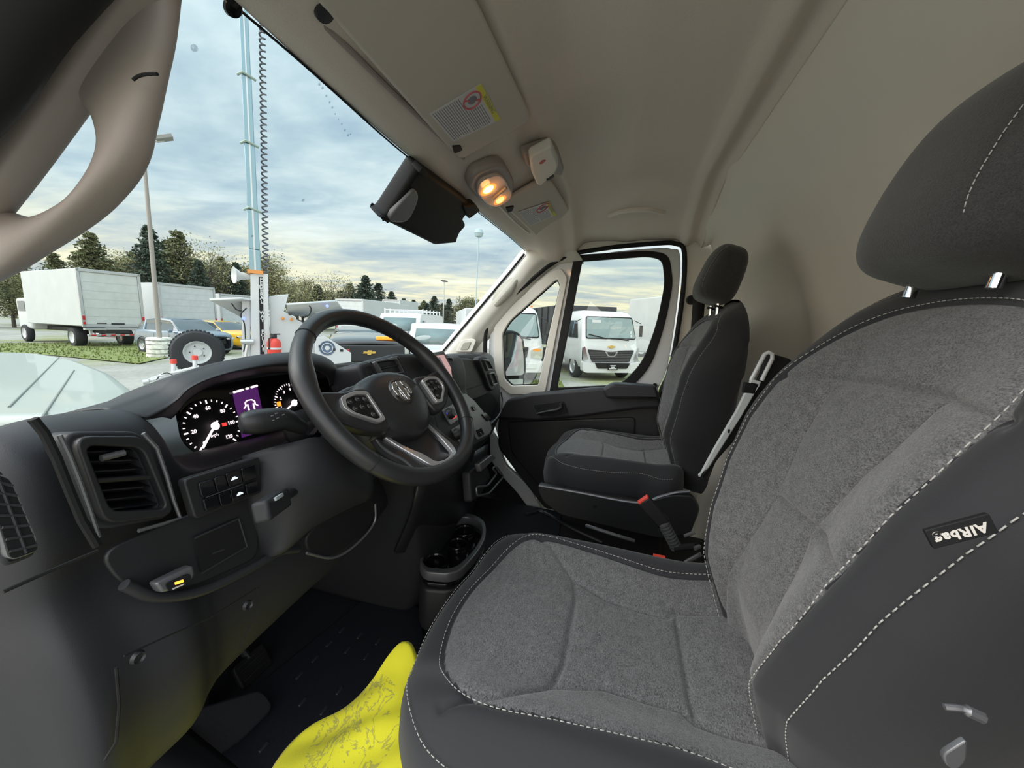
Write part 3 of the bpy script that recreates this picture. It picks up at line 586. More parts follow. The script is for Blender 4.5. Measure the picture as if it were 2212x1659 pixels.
for p,r in (((1005,1140),.030),((990,1168),.028),((942,1205),.033)):
    MB().lathe([(r,-.01),(r+.003,-.006),(r+.006,-.01),(r+.004,-.05),(r,-.05),(r-.002,-.04)], PU.w(*PU.px(p),-.003), PU.n, 28).build('cup_well', m_gloss, cup)
# ================================================================ STEERING
WC = np.array((-.478,.408,.932)); WT = .735; WP = -.08
Wn = np.array((math.sin(WP)*math.cos(WT),-math.cos(WT)*math.cos(WP),math.sin(WT))); Wu = _n(np.cross((0,0,1),Wn)); Wv = np.cross(Wn,Wu)
PWh = Pl(WC, Wu, Wv); R0 = .186
sw = thing('steering_wheel', WC, 'black leather three-spoke steering wheel with silver trim and a ram head emblem', 'steering wheel')
m_leather = mat('black_leather', (.020,.020,.022), .36, bump=.25, bscale=700, spec=.5)
pts = []; rad = []
for k in range(96):
    t = 2*math.pi*k/96; flat = 1-.06*max(0,-math.sin(t))**4
    pts.append(PWh.w(R0*math.cos(t),R0*math.sin(t)*flat,0)); g = sum(math.exp(-((t-a)/.16)**2) for a in (.35,2.79))
    rad.append(.0155+.003*g)
MB().tube(pts, rad, 16, cyc=True).build('rim', m_leather, sw, ang=180)
for a in (.85,2.3,3.75,5.67):
    MB().tube([PWh.w((R0+.0162*math.cos(f))*math.cos(a),(R0+.0162*math.cos(f))*math.sin(a),.0162*math.sin(f)) for f in np.linspace(0,2*math.pi,18,endpoint=False)], .0006, 6, cyc=True).build('rim_seam', m_black, sw)
# airbag hub: dome loft over shield outline
hub = smoothpoly([(x,y-.016) for x,y in [(-.085,.035),(-.06,.062),(0,.074),(.06,.062),(.085,.035),(.088,.0),(.074,-.035),(.045,-.066),(0,-.078),(-.045,-.066),(-.074,-.035),(-.088,0)]],4)
def dome(outline, c, hs, pl):    # rings (scale, height)
    K = []; n = len(outline)
    vs = []; 
    for s_,h_ in hs: vs += [pl.w(c[0]+(p[0]-c[0])*s_, c[1]+(p[1]-c[1])*s_, h_) for p in outline]
    m = len(hs); fs = [(i*n+k,i*n+(k+1)%n,(i+1)*n+(k+1)%n,(i+1)*n+k) for i in range(m-1) for k in range(n)]
    vs.append(pl.w(c[0],c[1],hs[-1][1])); fs += [((m-1)*n+k,(m-1)*n+(k+1)%n,len(vs)-1) for k in range(n)]
    return mesh(vs,fs)
link('airbag_cover', dome(hub,(0,-.014),[(.92,-.06),(1,-.05),(1.0,-.027),(.97,-.013),(.9,-.004),(.75,.003),(.5,.007),(.25,.009)],PWh), m_leather, sw, ang=180)
plate('wheel_boss', smoothpoly([(-.1,.03),(-.06,.055),(.06,.055),(.1,.03),(.1,-.02),(.05,-.08),(-.05,-.08),(-.1,-.02)],4), PWh, .05, m_dash2, sw, off=-.065, bevel=.01)
for sx in (-1,1):
    pod_ = smoothpoly([(sx*.070,.018),(sx*.125,.024),(sx*.176,.030),(sx*.182,-.004),(sx*.152,-.036),(sx*.108,-.060),(sx*.070,-.058)],4)
    if sx<0: pod_ = pod_[::-1]
    sk = plate('spoke', pod_, PWh, .022, m_leather, sw, off=-.008, bevel=.006)
    fr = [(sx*.082,.012),(sx*.110,.017),(sx*.142,.012),(sx*.150,-.006),(sx*.140,-.022),(sx*.100,-.050),(sx*.082,-.048)]
    ins = [((x-sx*.112)*.80+sx*.112,(y+.016)*.78-.016) for x,y in fr]
    if sx<0: fr=fr[::-1]; ins=ins[::-1]
    plate('spoke_trim', rnd(fr,.006,3), PWh, .008, m_silver, sk, holes=[rnd(ins,.004,3)], off=.006, bevel=.001)
    bp = plate('button_pad', rnd(ins,.004,3), PWh, .006, m_gloss, sk, off=.004, bevel=.001)
    for (bx,by) in ((.096,-.001),(.112,.002),(.130,.0),(.096,-.016),(.112,-.014),(.128,-.014),(.100,-.032)):
        MB().lathe([(0,.0015),(.004,.0015),(.0052,0)], PWh.w(sx*bx,by,.0075), PWh.n, 10).build('button', m_dash2, bp)
        MB().box(PWh.w(sx*bx,by,.0092),(.004,.0008,.0008)).build('button_mark', m_silver, bp)
# lower spoke with silver U trim, dished from the hub out to the rim
def sweep(path, w_, th, name, m, par, **k):
    n_ = len(path); vs = []
    for i in range(n_):
        T_ = _n(path[min(i+1,n_-1)]-path[max(i-1,0)]); T_[2] = 0; T_ = _n(T_); nx = np.array((-T_[1],T_[0],0)); wi = w_(i/(n_-1)) if callable(w_) else w_
        for a,h_ in ((-wi,-th),(-wi,th),(wi,th),(wi,-th)): q = path[i]+nx*a; vs.append(PWh.w(q[0],q[1],q[2]+h_))
    fs = [(i*4+k_,i*4+(k_+1)%4,(i+1)*4+(k_+1)%4,(i+1)*4+k_) for i in range(n_-1) for k_ in range(4)]+[(0,1,2,3),(n_*4-1,n_*4-2,n_*4-3,n_*4-4)]
    return link(name, mesh(vs,fs), m, par, **k)
for sx in (-1,1):
    sweep(catm([(sx*.060,-.060,-.045),(sx*.066,-.085,-.036),(sx*.060,-.120,-.020),(sx*.062,-.165,-.006)],5), .017, .009, 'spoke', m_leather, sw, bevel=.004)
sweep(catm([(-.062,-.066,-.033),(-.056,-.095,-.022),(-.046,-.130,-.006),(-.034,-.156,.002),(0,-.163,.004),(.034,-.156,.002),(.046,-.130,-.006),(.056,-.095,-.022),(.062,-.066,-.033)],5), lambda t: .0042+.004*math.exp(-((abs(t-.5)-.22)/.10)**2), .005, 'silver_trim', m_silver, sw, bevel=.0015)
vs = [PWh.w(*q) for q in ((-.060,-.060,-.042),(.060,-.060,-.042),(.048,-.160,-.006),(-.048,-.160,-.006),(-.03,-.10,-.034),(.03,-.10,-.034),(.025,-.14,-.022),(-.025,-.14,-.022))]
link('lower_spoke_panel', mesh(vs,[(0,1,5,4),(1,2,6,5),(2,3,7,6),(3,0,4,7),(4,5,6,7)]), m_leather, sw, solid=.008, bevel=.003)
# ram head emblem
em = (.0,-.004)
m_emb = mat('emblem_dark', (.03,.025,.022), .25)
e0 = MB().lathe([(0,.004),(.027,.004),(.029,.002),(.030,-.002)], PWh.w(*em,.0065), PWh.n, 32).build('emblem', m_emb, sw)
def sh(L_): return [(em[0]+x,em[1]+y) for x,y in L_]
def emb(L_, o_=.012):
    if sum((L_[i][0]*L_[(i+1)%len(L_)][1]-L_[(i+1)%len(L_)][0]*L_[i][1]) for i in range(len(L_)))<0: L_=L_[::-1]
    plate('emblem_relief', rnd(sh(L_),.003,3), PWh, .004, m_chrome, e0, off=o_, bevel=.001)
emb([(-.005,.022),(.005,.022),(.007,.008),(.004,-.020),(0,-.024),(-.004,-.020),(-.007,.008)])
for sx in (-1,1):
    emb([(sx*.007,.022),(sx*.018,.019),(sx*.024,.008),(sx*.023,-.006),(sx*.017,-.012),(sx*.013,-.006),(sx*.016,.004),(sx*.012,.010),(sx*.009,.010)])
    emb([(sx*.008,.005),(sx*.012,.002),(sx*.011,-.010),(sx*.007,-.018),(sx*.006,-.008)])
# column shroud
colm = thing('steering_column', (WC[0],.60,.70), 'charcoal steering column shroud with control stalks behind the wheel', 'steering column')
ax = -Wn
K = []
for d_,w_,h_,dz in ((.035,.045,.04,0),(.05,.075,.055,-.005),(.10,.085,.065,-.012),(.17,.088,.075,-.02),(.24,.085,.075,-.03),(.30,.08,.07,-.03)):
    c = WC+ax*d_+np.array((0,0,dz)); K.append([c+Wu*w_*math.cos(t)*(1-.15*math.sin(t)**2)+Wv*h_*math.sin(t)*(1 if math.sin(t)>0 else 1.15) for t in np.linspace(0,2*math.pi,14,endpoint=False)])
link('shroud', surf(K,5,4,cv=True), m_dash, colm, ang=180)
# lower cowl: wide panel hanging under the column to the knee area
K = [[at(a,b_,'y',y) for a,b_,y in r] for r in (
    [(530,985,.52),(620,960,.47),(700,950,.45),(790,1010,.45)],
    [(540,1070,.50),(630,1040,.45),(720,1030,.43),(800,1060,.44)],
    [(550,1140,.50),(640,1110,.45),(730,1080,.44),(790,1075,.455)],
    [(560,1195,.51),(600,1195,.47),(650,1150,.46),(720,1110,.47)])]
link('column_cowl', surf(K,6,6), m_dash, colm, ang=180, solid=.008)
# indicator stalk
s0,s1,s2,s3 = at(520,915,'y',.50),at(560,910,'y',.49),at(612,905,'y',.48),at(655,925,'y',.475)
MB().tube(catm([s0,s0*.7+s1*.3,s1,s2,(s2+s3)/2,s3],3), list(catm(np.array([.0135,.0165,.018,.0165,.013,.010])[:,None],3)[:,0]), 16).build('indicator_stalk', m_dash2, colm)
MB().lathe([(0,.001),(.011,.001),(.0135,-.001),(.0145,-.004)], s0, _n(s0-s1), 20).build('stalk_end', m_dash, colm)
for k,(x,y) in enumerate([(588,898),(597,893),(590,908),(600,903),(612,896)]):
    MB().box(at(x,y,'y',.466),(.004,.0006,.0012)).build('stalk_mark', m_silver, colm)
MB().lathe([(.030,0),(.032,.012),(.024,.02),(.012,.026)], at(650,925,'y',.50), (-.2,-1,.2), 24).build('stalk_collar', m_black, colm)
# wiper/cruise lever below, square grey head
a0,a1 = at(562,1108,'y',.40),at(612,1075,'y',.43); a2 = at(652,1052,'y',.46)
d_ = _n(a1-a0); zz_ = _n(np.cross(d_,np.array((0,-1.,.3)))); yy_ = np.cross(zz_,d_); Rm = np.array([d_,yy_,zz_]).T
lv = MB().box((a0+a1)/2,(np.linalg.norm(a1-a0),.020,.026),Rm).build('tilt_lever', m_dash, colm, bevel=.004)
MB().tube([a1-d_*.004,a2], .0065, 12).build('lever_arm', m_dash2, colm)
MB().box((a0+a1)/2-yy_*.0+zz_*0+np.array((0,-.006,.011)),(.022,.010,.004),Rm).build('lever_window', mat('lever_icon',(.45,.5,.52),.4), lv)
# ================================================================ SEATS
def seg_dist(P, L_):
    d = np.full(P.shape[0], 1e9)
    for a,b in zip(L_[:-1],L_[1:]):
        a=np.array(a);b=np.array(b);ab=b-a;t=np.clip(((P-a)@ab)/(ab@ab),0,1);d=np.minimum(d,np.linalg.norm(P-(a+t[:,None]*ab),axis=1))
    return d
def inside(P, poly):
    x,y = P[:,0],P[:,1]; c = np.zeros(len(P),bool); n=len(poly)
    for i in range(n):
        x1,y1=poly[i];x2,y2=poly[i-1]; k=((y1>y)!=(y2>y)); xi=(x2-x1)*(y-y1)/((y2-y1) if y2!=y1 else 1e-9)+x1; c ^= (k&(x<xi))
    return c
def resample(poly, n):
    P = np.array(poly+[poly[0]],float); s_ = np.r_[0,np.cumsum(np.linalg.norm(np.diff(P,axis=0),axis=1))]; t = np.linspace(0,s_[-1],n,endpoint=False)
    return np.c_[np.interp(t,s_,P[:,0]),np.interp(t,s_,P[:,1])]
def inset(poly, d, n=240):
    P = resample(poly,n); T = np.roll(P,-1,0)-np.roll(P,1,0); T/=np.linalg.norm(T,axis=1)[:,None]; Nn = np.c_[-T[:,1],T[:,0]]
    A = .5*np.sum(P[:,0]*np.roll(P[:,1],-1)-np.roll(P[:,0],-1)*P[:,1])
    return P+Nn*(d if A>0 else -d)
def padmesh(outline, f, skirt, zone, seams, F3, nr=90, n=300, sw_=.0045, sd=.006, pw=.03, pd_=.006):
    """upholstered pad. outline 2D, f(P)->height, skirt [(outset,drop)], F3(P2,h)->3D"""
    O = resample(outline,n); c = O.mean(0)*np.array((1,1)); rings = []; S_ = np.linspace(.0,1,nr)**.9
    P = np.concatenate([c+(O-c)*max(s_,.004) for s_ in S_])
    ds = seg_dist(P,seams[0]); 
    for q in seams[1:]: ds = np.minimum(ds, seg_dist(P,q))
    zb = seg_dist(P, [tuple(p) for p in zone]+[tuple(zone[0])]); de = seg_dist(P,[tuple(p) for p in O]+[tuple(O[0])])
    h = f(P) - sd*np.exp(-(ds/sw_)**2) - pd_*np.exp(-ds/pw) - .0035*np.exp(-(zb/.003)**2) - .004*np.exp(-zb/.012)
    h -= .012*np.exp(-de/.012)
    T = np.roll(O,-1,0)-np.roll(O,1,0); T/=np.linalg.norm(T,axis=1)[:,None]; A=.5*np.sum(O[:,0]*np.roll(O[:,1],-1)-np.roll(O[:,0],-1)*O[:,1]); Nn=np.c_[T[:,1],-T[:,0]]*(1 if A>0 else -1)
    V = [F3(P,h)]; hE = h[-n:]
    for o_,dr in skirt: V.append(F3(O+Nn*o_, hE-dr if dr<9 else np.full(n,-(dr-10))))
    V = np.concatenate(V); R_ = nr+len(skirt); i,j = np.meshgrid(np.arange(R_-1),np.arange(n),indexing='ij')
    Fs = np.stack([i*n+j,i*n+(j+1)%n,(i+1)*n+(j+1)%n,(i+1)*n+j],-1).reshape(-1,4)
    me = bpy.data.meshes.new('pad'); me.from_pydata(V.tolist(),[],Fs.tolist()); me.materials.append(m_seatD); me.materials.append(m_seatH)
    inz = inside(P,[tuple(p) for p in zone]).reshape(nr,n); mi = np.zeros((R_-1,n),int); mi[:nr-1] = inz[1:]
    me.polygons.foreach_set('material_index', mi.ravel()); me.update(); return me
def stitches(curve, F3, f, parent, step=.0075, ln=.0048, lift=.0008, r=.00062, name='stitching'):
    P = np.array(curve); s_ = np.r_[0,np.cumsum(np.linalg.norm(np.diff(P,axis=0),axis=1))]; b = MB(); t = 0
    ts = np.arange(0,s_[-1]-ln,step); 
    A = np.c_[np.interp(ts,s_,P[:,0]),np.interp(ts,s_,P[:,1])]; B = np.c_[np.interp(ts+ln,s_,P[:,0]),np.interp(ts+ln,s_,P[:,1])]
    a3 = F3(A,f(A)+lift); b3 = F3(B,f(B)+lift)
    for p,q in zip(a3,b3): b.tube([p,q],r,5)
    return b.build(name, m_thread, parent, ang=180)
def seat(name, cx0, ztop, label, tagside=False, hd=(0,0), rc=0.):
    s = thing(name, (cx0,0,.12), label, 'seat', 'van seats')
    # ---- cushion: 2D (x, y); y -.24 back .. +.27 front
    cu_h = [(.205,-.24),(.228,-.10),(.246,.03),(.247,.11),(.228,.175),(.175,.225),(.09,.254)]
    cu_o = smoothpoly([(-x,y) for x,y in cu_h]+[(0,.262)]+cu_h[::-1],6)
    z_h = [(.140,-.24),(.160,-.10),(.178,.03),(.188,.11),(.176,.158),(.125,.200),(.06,.222)]
    zone = smoothpoly([(-x,y) for x,y in z_h]+[(0,.228)]+z_h[::-1],5)
    def f(P):
        x,y = P[:,0],P[:,1]; b = hill(np.abs(x),.10,.19)-.8*hill(np.abs(x),.195,.25)
        return .030*b - .030*hill(y,.13,.275) - .010*np.exp(-((y+.08)/.10)**2)*(1-hill(np.abs(x),.05,.14)) + .012*hill(-y,.15,.24) -.01
    def F3(P,h): return np.c_[P[:,0]+cx0,P[:,1],ztop+h]
    seams = [[(-.115,.045),(-.07,.036),(.07,.036),(.115,.045)],[(-.10,-.135),(.10,-.135)],[(.115,.045),(.088,-.02),(.085,-.12),(.10,-.135),(.115,-.24)],[(-.115,.045),(-.088,-.02),(-.085,-.12),(-.10,-.135),(-.115,-.24)],
             [(.115,.045),(.17,.10),(.205,.165)],[(-.115,.045),(-.17,.10),(-.205,.165)]]
    me = padmesh(cu_o,f,[(.004,.006),(.008,.016),(.011,.035),(.013,.07),(.008,.10),(-.01,.125)],zone,seams,F3)
    cu = link('seat_cushion', me, None, s, ang=180)
    
    def fz(P): return f(P)-.003
    k = len(inset(cu_o,.037,300)); C1 = inset(zone,-.006,400)
    def runs(C,cond):
        m = [cond(p) for p in C]; i0 = next(i for i in range(len(C)) if m[i] and not m[i-1]); o_ = []
        for i in range(len(C)):
            j = (i0+i)%len(C)
            if m[j]: o_.append(C[j])
            else: break
        return o_
    stitches(runs(C1,lambda p:p[1]>-.21),F3,fz,cu)
    C2 = inset(cu_o,-.0035,400); stitches(runs(C2,lambda p:p[1]>-.21),F3,lambda P:f(np.c_[P[:,0]*.985,P[:,1]*.985])-.0125,cu,lift=.0)
    # ---- backrest: 2D (x, z)
    zb = np.array([.46,.56,.62,.70,.78,.86,.94,1.02,1.08,1.13,1.19,1.25]); yb = np.array([-.245,-.215,-.200,-.182,-.182,-.196,-.222,-.260,-.290,-.318,-.355,-.39])+rc*np.clip(zb-.80,0,1)
    bh = [(.10,.53),(.128,.63),(.166,.72),(.193,.80),(.216,.89),(.236,.97),(.238,1.04),(.205,1.105),(.13,1.15),(.05,1.166)]
    bo = smoothpoly([(0,.52)]+bh+[(-x,z) for x,z in bh[::-1]],6)
    zh = [(.075,.54),(.092,.60),(.116,.68),(.150,.77),(.170,.85),(.185,.93),(.192,.99),(.190,1.03),(.168,1.07),(.135,1.10),(.09,1.12),(.03,1.128)]
    bz = smoothpoly([(0,.53)]+zh+[(-x,z) for x,z in zh[::-1]],4)
    bz = [tuple(p) for p in resample(bz,160)]
    def g(P):
        x,z = P[:,0],P[:,1]; wz = np.interp(z,[.5,.63,.8,.97,1.1],[.10,.125,.19,.235,.22]); b = hill(np.abs(x),.3*wz,.85*wz)*(1-.6*hill(z,1.0,1.1))-.35*hill(np.abs(x),.9*wz,1.1*wz)
        return .034*b - .034 - .012*hill(z,1.12,1.19) + .012*np.exp(-((z-.70)/.08)**2)
    def B3(P,h): yy = np.interp(P[:,1],zb,yb); return np.c_[P[:,0]+cx0, np.maximum(yy+h, np.interp(P[:,1],[.5,.8,1.18],[-.335,-.375,-.435+rc*.38])), P[:,1]]
    bs = [[(-.20,1.028),(-.10,1.032),(0,1.030),(.10,1.026),(.20,1.012)],[(-.105,1.034),(-.055,.86),(-.085,.70),(-.10,.55)],[(.100,1.03),(.050,.855),(.083,.70),(.10,.55)],[(-.165,.872),(-.055,.862),(.050,.855)]]
    me = padmesh(bo,g,[(.007,.004),(.018,.012),(.030,.030),(.037,.06),(.038,.10),(.030,.15),(.012,.19),(-.03,.21),(-.09,.22)],bz,bs,B3)
    ba = link('backrest', me, None, s, ang=180)
    def gz_(P): return g(P)-.003
    D1 = inset(bz,-.006,400)
    stitches(runs(D1,lambda p:p[1]>.56),B3,gz_,ba)
    D2 = inset(bo,-.008,400); stitches(runs(D2,lambda p:.56<p[1]),B3,lambda P:g(np.c_[P[:,0]*.965,P[:,1]])-.0165,ba,lift=.001)
    # ---- headrest: superellipsoid, leaning back
    hc = np.array((cx0,-.395+hd[0],1.315+hd[1])); ax_ = np.array((.128,.060,.104)); V = []; nu_,nv_ = 64,40
    tilt = math.radians(16); ct,sn = math.cos(tilt),math.sin(tilt)
    def se(w_,m): return math.copysign(abs(w_)**m,w_)
    Fh = []; MI = []
    for i in range(nv_+1):
        ph = -math.pi/2+math.pi*i/nv_
        for j in range(nu_):
            th = 2*math.pi*j/nu_; x = se(math.cos(ph),.62)*se(math.cos(th),.6); y = se(math.cos(ph),.62)*se(math.sin(th),.6); z = se(math.sin(ph),.62)
            tp = 1-.16*max(z,0)-.05*max(-z,0); X_ = ax_[0]*x*tp; Y_ = ax_[1]*y*(1-.12*z)+.012*(1-x*x)*(1 if y>0 else .2); Z_ = ax_[2]*z-.012*x*x*(z<0)
            gr = .003*math.exp(-((abs(X_)-.092)/.0035)**2)*(y>.3); Y_ -= gr
            V.append((hc[0]+X_, hc[1]+Y_*ct-Z_*sn, hc[2]+Z_*ct+Y_*sn))
    for i in range(nv_):
        for j in range(nu_): Fh.append((i*nu_+j,i*nu_+(j+1)%nu_,(i+1)*nu_+(j+1)%nu_,(i+1)*nu_+j))
    hr = link('headrest', mesh(V,Fh), m_seatC, s, ang=180)
    def hpt(X_,z):
        zs = max(-1,min(1,z)); sp = abs(zs)**(1/.62); cp = math.sqrt(max(0,1-sp*sp)); tp = 1-.16*max(zs,0)-.05*max(-zs,0); x = X_/(ax_[0]*tp)
        c_ = min(1,abs(x)/max(cp**.62,1e-6))**(1/.6); y = cp**.62*math.sqrt(max(0,1-c_*c_))**.6
        Y_ = ax_[1]*y*(1-.12*zs)+.012*(1-x*x); Z_ = ax_[2]*zs
        return (hc[0]+X_, hc[1]+(Y_+.0006)*ct-Z_*sn, hc[2]+Z_*ct+Y_*sn)
    b = MB()
    for k in range(26):
        z = -.80+1.6*k/26; b.tube([hpt(-.086,z),hpt(-.086,z+.045)],.0006,5)
    b.build('stitching', m_thread, hr, ang=180)
    for sx in (-.06,.06):
        MB().tube([(cx0+sx,-.365+hd[0]*.7,1.14),(cx0+sx,-.385+hd[0],1.23)],.0065,12).build('headrest_post', m_chrome, s)
        MB().lathe([(.016,-.004),(.016,.002),(.012,.004),(.007,.004)],(cx0+sx,-.372+hd[0]*.8,1.176),(0,-.2,1),18).build('post_guide', m_black, s)
    return s
m_seatC = heather('seat_cloth_charcoal', (.024,.023,.023), (.048,.046,.046), 500)
ds = seat('driver_seat', -.555, .615, 'grey and charcoal cloth driver seat in the foreground with white stitching and an airbag tag', hd=(.030,-.060))
ps = seat('passenger_seat', .49, .585, 'grey and charcoal cloth passenger seat beyond the driver seat, beside the passenger door', hd=(.075,-.025), rc=.18)
# passenger seat plinth: side valance with bright strip, recliner cover, pedestal
def valance(cx0, zt, par, side=-1):
    xs_ = cx0+side*.272
    PVl = Pl((xs_,0,.45),(0,-1,0) if side<0 else (0,1,0),(0,0,1))
    poly = rnd([(-.23,-.02),(-.25,.02),(-.25,.045),(.12,.045),(.20,.09),(.27,.10),(.30,.06),(.28,-.04),(.18,-.075),(-.16,-.06)],.02,5)
    v = plate('side_valance', [(a*(1 if side<0 else -1),b) for a,b in poly][::1 if side<0 else -1], PVl, .03, m_dash2, par, off=.0, bevel=.006)
    sg = 1 if side<0 else -1
    MB().tube(catm([PVl.w(sg*a,b,.013) for a,b in [(-.245,.040),(-.10,.040),(.10,.040),(.17,.075),(.215,.098),(.26,.112)]],4),.005,8).build('valance_trim', m_satin, par)
    MB().lathe([(0,.003),(.006,.003),(.008,0)],PVl.w(-sg*.04,.0,.014),PVl.n,14).build('valance_screw', m_black, par)
    MB().lathe([(0,.003),(.006,.003),(.008,0)],PVl.w(sg*.19,.0,.014),PVl.n,14).build('valance_screw', m_black, par)
for par,c in ((ps,.49),(ds,-.555)):
    valance(c, .5, par, -1)
    MB().box((c,.0,.43),(.46,.44,.10)).build('seat_frame', m_dash2, par, bevel=.02)
    MB().box((c,-.02,.235),(.40,.38,.29)).build('pedestal', m_black, par, bevel=.015)
# slide lever at the passenger seat foot
MB().tube(catm([(.26,.30,.335),(.30,.275,.33),(.32,.24,.33),(.26,.12,.32),(.22,.0,.31)],5),.007,8).build('slide_lever', m_dash2, ps)
MB().tube(catm([(.15,.06,.40),(.13,.02,.405),(.12,-.06,.40),(.13,-.10,.39)],5),.006,8).build('adjust_bar', m_satin, ps)
# airbag tag on the outer side of the driver backrest
TA = Pl(at(2065,1145,'x',-.822),(0,1,-.42),(0,-.42,-1))
TA = Pl(at(2065,1145,'x',-.826),(0,1,-.62),(0,-.62,-1))
tg = plate('airbag_tag', rnd([(-.017,-.007),(.016,-.007),(.016,.006),(-.017,.006)],.001,3), TA, .003, m_black, ds, off=.002, bevel=.0005)
print('TA normal', TA.n)
text('tag_text', 'AIRbag', .0085, TA.mat(.0038), mat('tag_print',(.62,.58,.54),.6), tg, .0002, bold=.0003, spacing=1.1)
# seat belt buckle between the seats
bk = thing('seat_belt_buckle', at(1450,1170,'x',-.17), 'black seat belt buckle with a red release button on a ribbed stalk between the seats', 'seat belt buckle', 'seat belt buckles')
B0,B1,B2 = at(1393,1083,'x',-.15),at(1432,1128,'x',-.15),at(1462,1185,'x',-.15)
d_ = _n(B0-B1); z_ = _n(np.cross(d_,(1,0,0.))); y_ = np.cross(z_,d_); Rm = np.array([d_,y_,z_]).T
MB().box((B0+B1)/2,(np.linalg.norm(B0-B1)+.01,.018,.034),Rm).build('buckle_body', m_black, bk, bevel=.004)
MB().box(B0+d_*.0065,(.006,.014,.030),Rm).build('release_button', m_red, bk, bevel=.001)
b = MB().tube([B1,B2],.011,10)
for k in range(9): q = B1+(B2-B1)*(k+.5)/9; b.tube([q-(B2-B1)*.035,q+(B2-B1)*.035],.0145,12)
b.build('ribbed_stalk', mat('grey_rubber',(.07,.07,.072),.6), bk)
bk2 = thing('seat_belt_buckle', at(1425,1210,'x',-.24), 'seat belt buckle low beside the driver seat edge, only its red button showing', 'seat belt buckle', 'seat belt buckles')
c2 = at(1416,1203,'x',-.25)
MB().tube([c2+np.array((0,-.012,-.04)),c2+np.array((0,-.03,-.16)),(c2[0]+.0,c2[1]-.03,.30)],.010,8).build('buckle_stalk', m_black, bk2)
MB().box(c2+np.array((0,-.012,-.022)),(.02,.034,.045)).build('buckle_body', m_black, bk2, bevel=.004)
MB().box(c2+np.array((0,-.008,.001)),(.014,.026,.006)).build('release_button', m_red, bk2, bevel=.001)
# brackets between the seats
br = thing('seat_bracket', (-.2,-.15,.2), 'black and bright metal bracket low between the two seats', 'bracket')
for k,(p,q) in enumerate((((1480,1215),(1515,1196)),((1505,1232),(1535,1214)),((1478,1158),(1500,1150)),((1500,1185),(1512,1180)),((1455,1185),(1500,1180)))):
    MB().tube([at(*p,'x',-.16),at(*q,'x',-.15)],(.005,.006,.004,.005,.008)[k],8).build('bracket_bar', m_satin if k!=4 else m_black, br)
MB().box(at(1480,1215,'x',-.13)-np.array((0,0,.16)),(.05,.2,.30)).build('bracket_base', m_black, br, bevel=.01)
# slotted light-grey bar in a black sleeve, standing between the seats against the partition
bar = thing('slotted_bar', at(1560,960,'x',-.02), 'pale grey slotted metal bar with a looped top leaning between the seats', 'metal bar')
PBx = Pl(at(1600,880,'x',.02),(0,-1,0),(0,0,1))
def Q(p,o=0): return PBx.w(*PBx.px(p),o)
MB().tube(rnd([(1648,820),(1672,772),(1662,762),(1650,766),(1630,806),(1622,830)],3,3) and [Q(p) for p in [(1645,822),(1668,775),(1668,765),(1660,761),(1652,765),(1622,822)]],.0052,10).build('loop_handle', m_white, bar)
sh_ = plate('bar_shaft', rnd(PBx.pxs([(1622,818),(1644,824),(1600,900),(1530,1010),(1508,1030),(1540,970),(1590,885)]),.004,3), PBx, .012, m_whiteD, bar, off=0, bevel=.003, holes=[PBx.pxs([(1622,828),(1636,832),(1626,848),(1612,844)])])
MB().box(Q((1618,838),.0),(.014,.03,.028)).build('slide_clip', m_black, bar, bevel=.003)
MB().box(Q((1573,930),.006),(.004,.004,.010)).build('slot_mark', m_black, bar)
slv = plate('black_sleeve', rnd(PBx.pxs([(1664,762),(1718,778),(1716,800),(1690,815),(1640,900),(1560,990),(1520,1040),(1600,900),(1650,812)]),.01,4), Pl(PBx.o+np.array((.03,0,0)),(0,-1,0),(0,0,1)), .03, m_black, bar, bevel=.006)
# seat belt upper loop beside the passenger headrest
bl = thing('seat_belt', (.86,-.22,1.2), 'black seat belt strap running down the pillar behind the passenger seat', 'seat belt')
K=[[at(*p,'x',.80)+np.array((0,-w_,0)) for w_ in (0,.05)] for p in [(1497,640),(1493,700),(1487,770),(1480,840)]]
link('webbing', surf(K,4,2), m_black, bl, solid=.002)
MB().lathe([(0,.02),(.018,.02),(.022,.01),(.022,0)],at(1493,648,'x',.82),(-1,0,0),18).build('belt_anchor', m_black, bl)

# metal recliner hardware low on the outer side of the driver seat
rh = thing('floor_bracket', at(2110,1560,'x',-.835), 'small bright metal recliner bracket at the bottom right edge of the driver seat', 'bracket')
MB().tube(catm([at(*p,'x',-.838) for p in [(2040,1527),(2075,1530),(2100,1540),(2122,1550)]],4),[.002]*6+[.0035]*7,8).build('hinge_lever', m_satin, rh)
PHi = Pl(at(2060,1610,'x',-.836),(0,1,0),(0,0,1)); plate('hinge_plate', rnd([PHi.px(p) for p in [(2030,1625),(2085,1590),(2082,1640),(2060,1659),(2040,1650)]],.004,3), PHi, .004, m_satin, rh, bevel=.001)
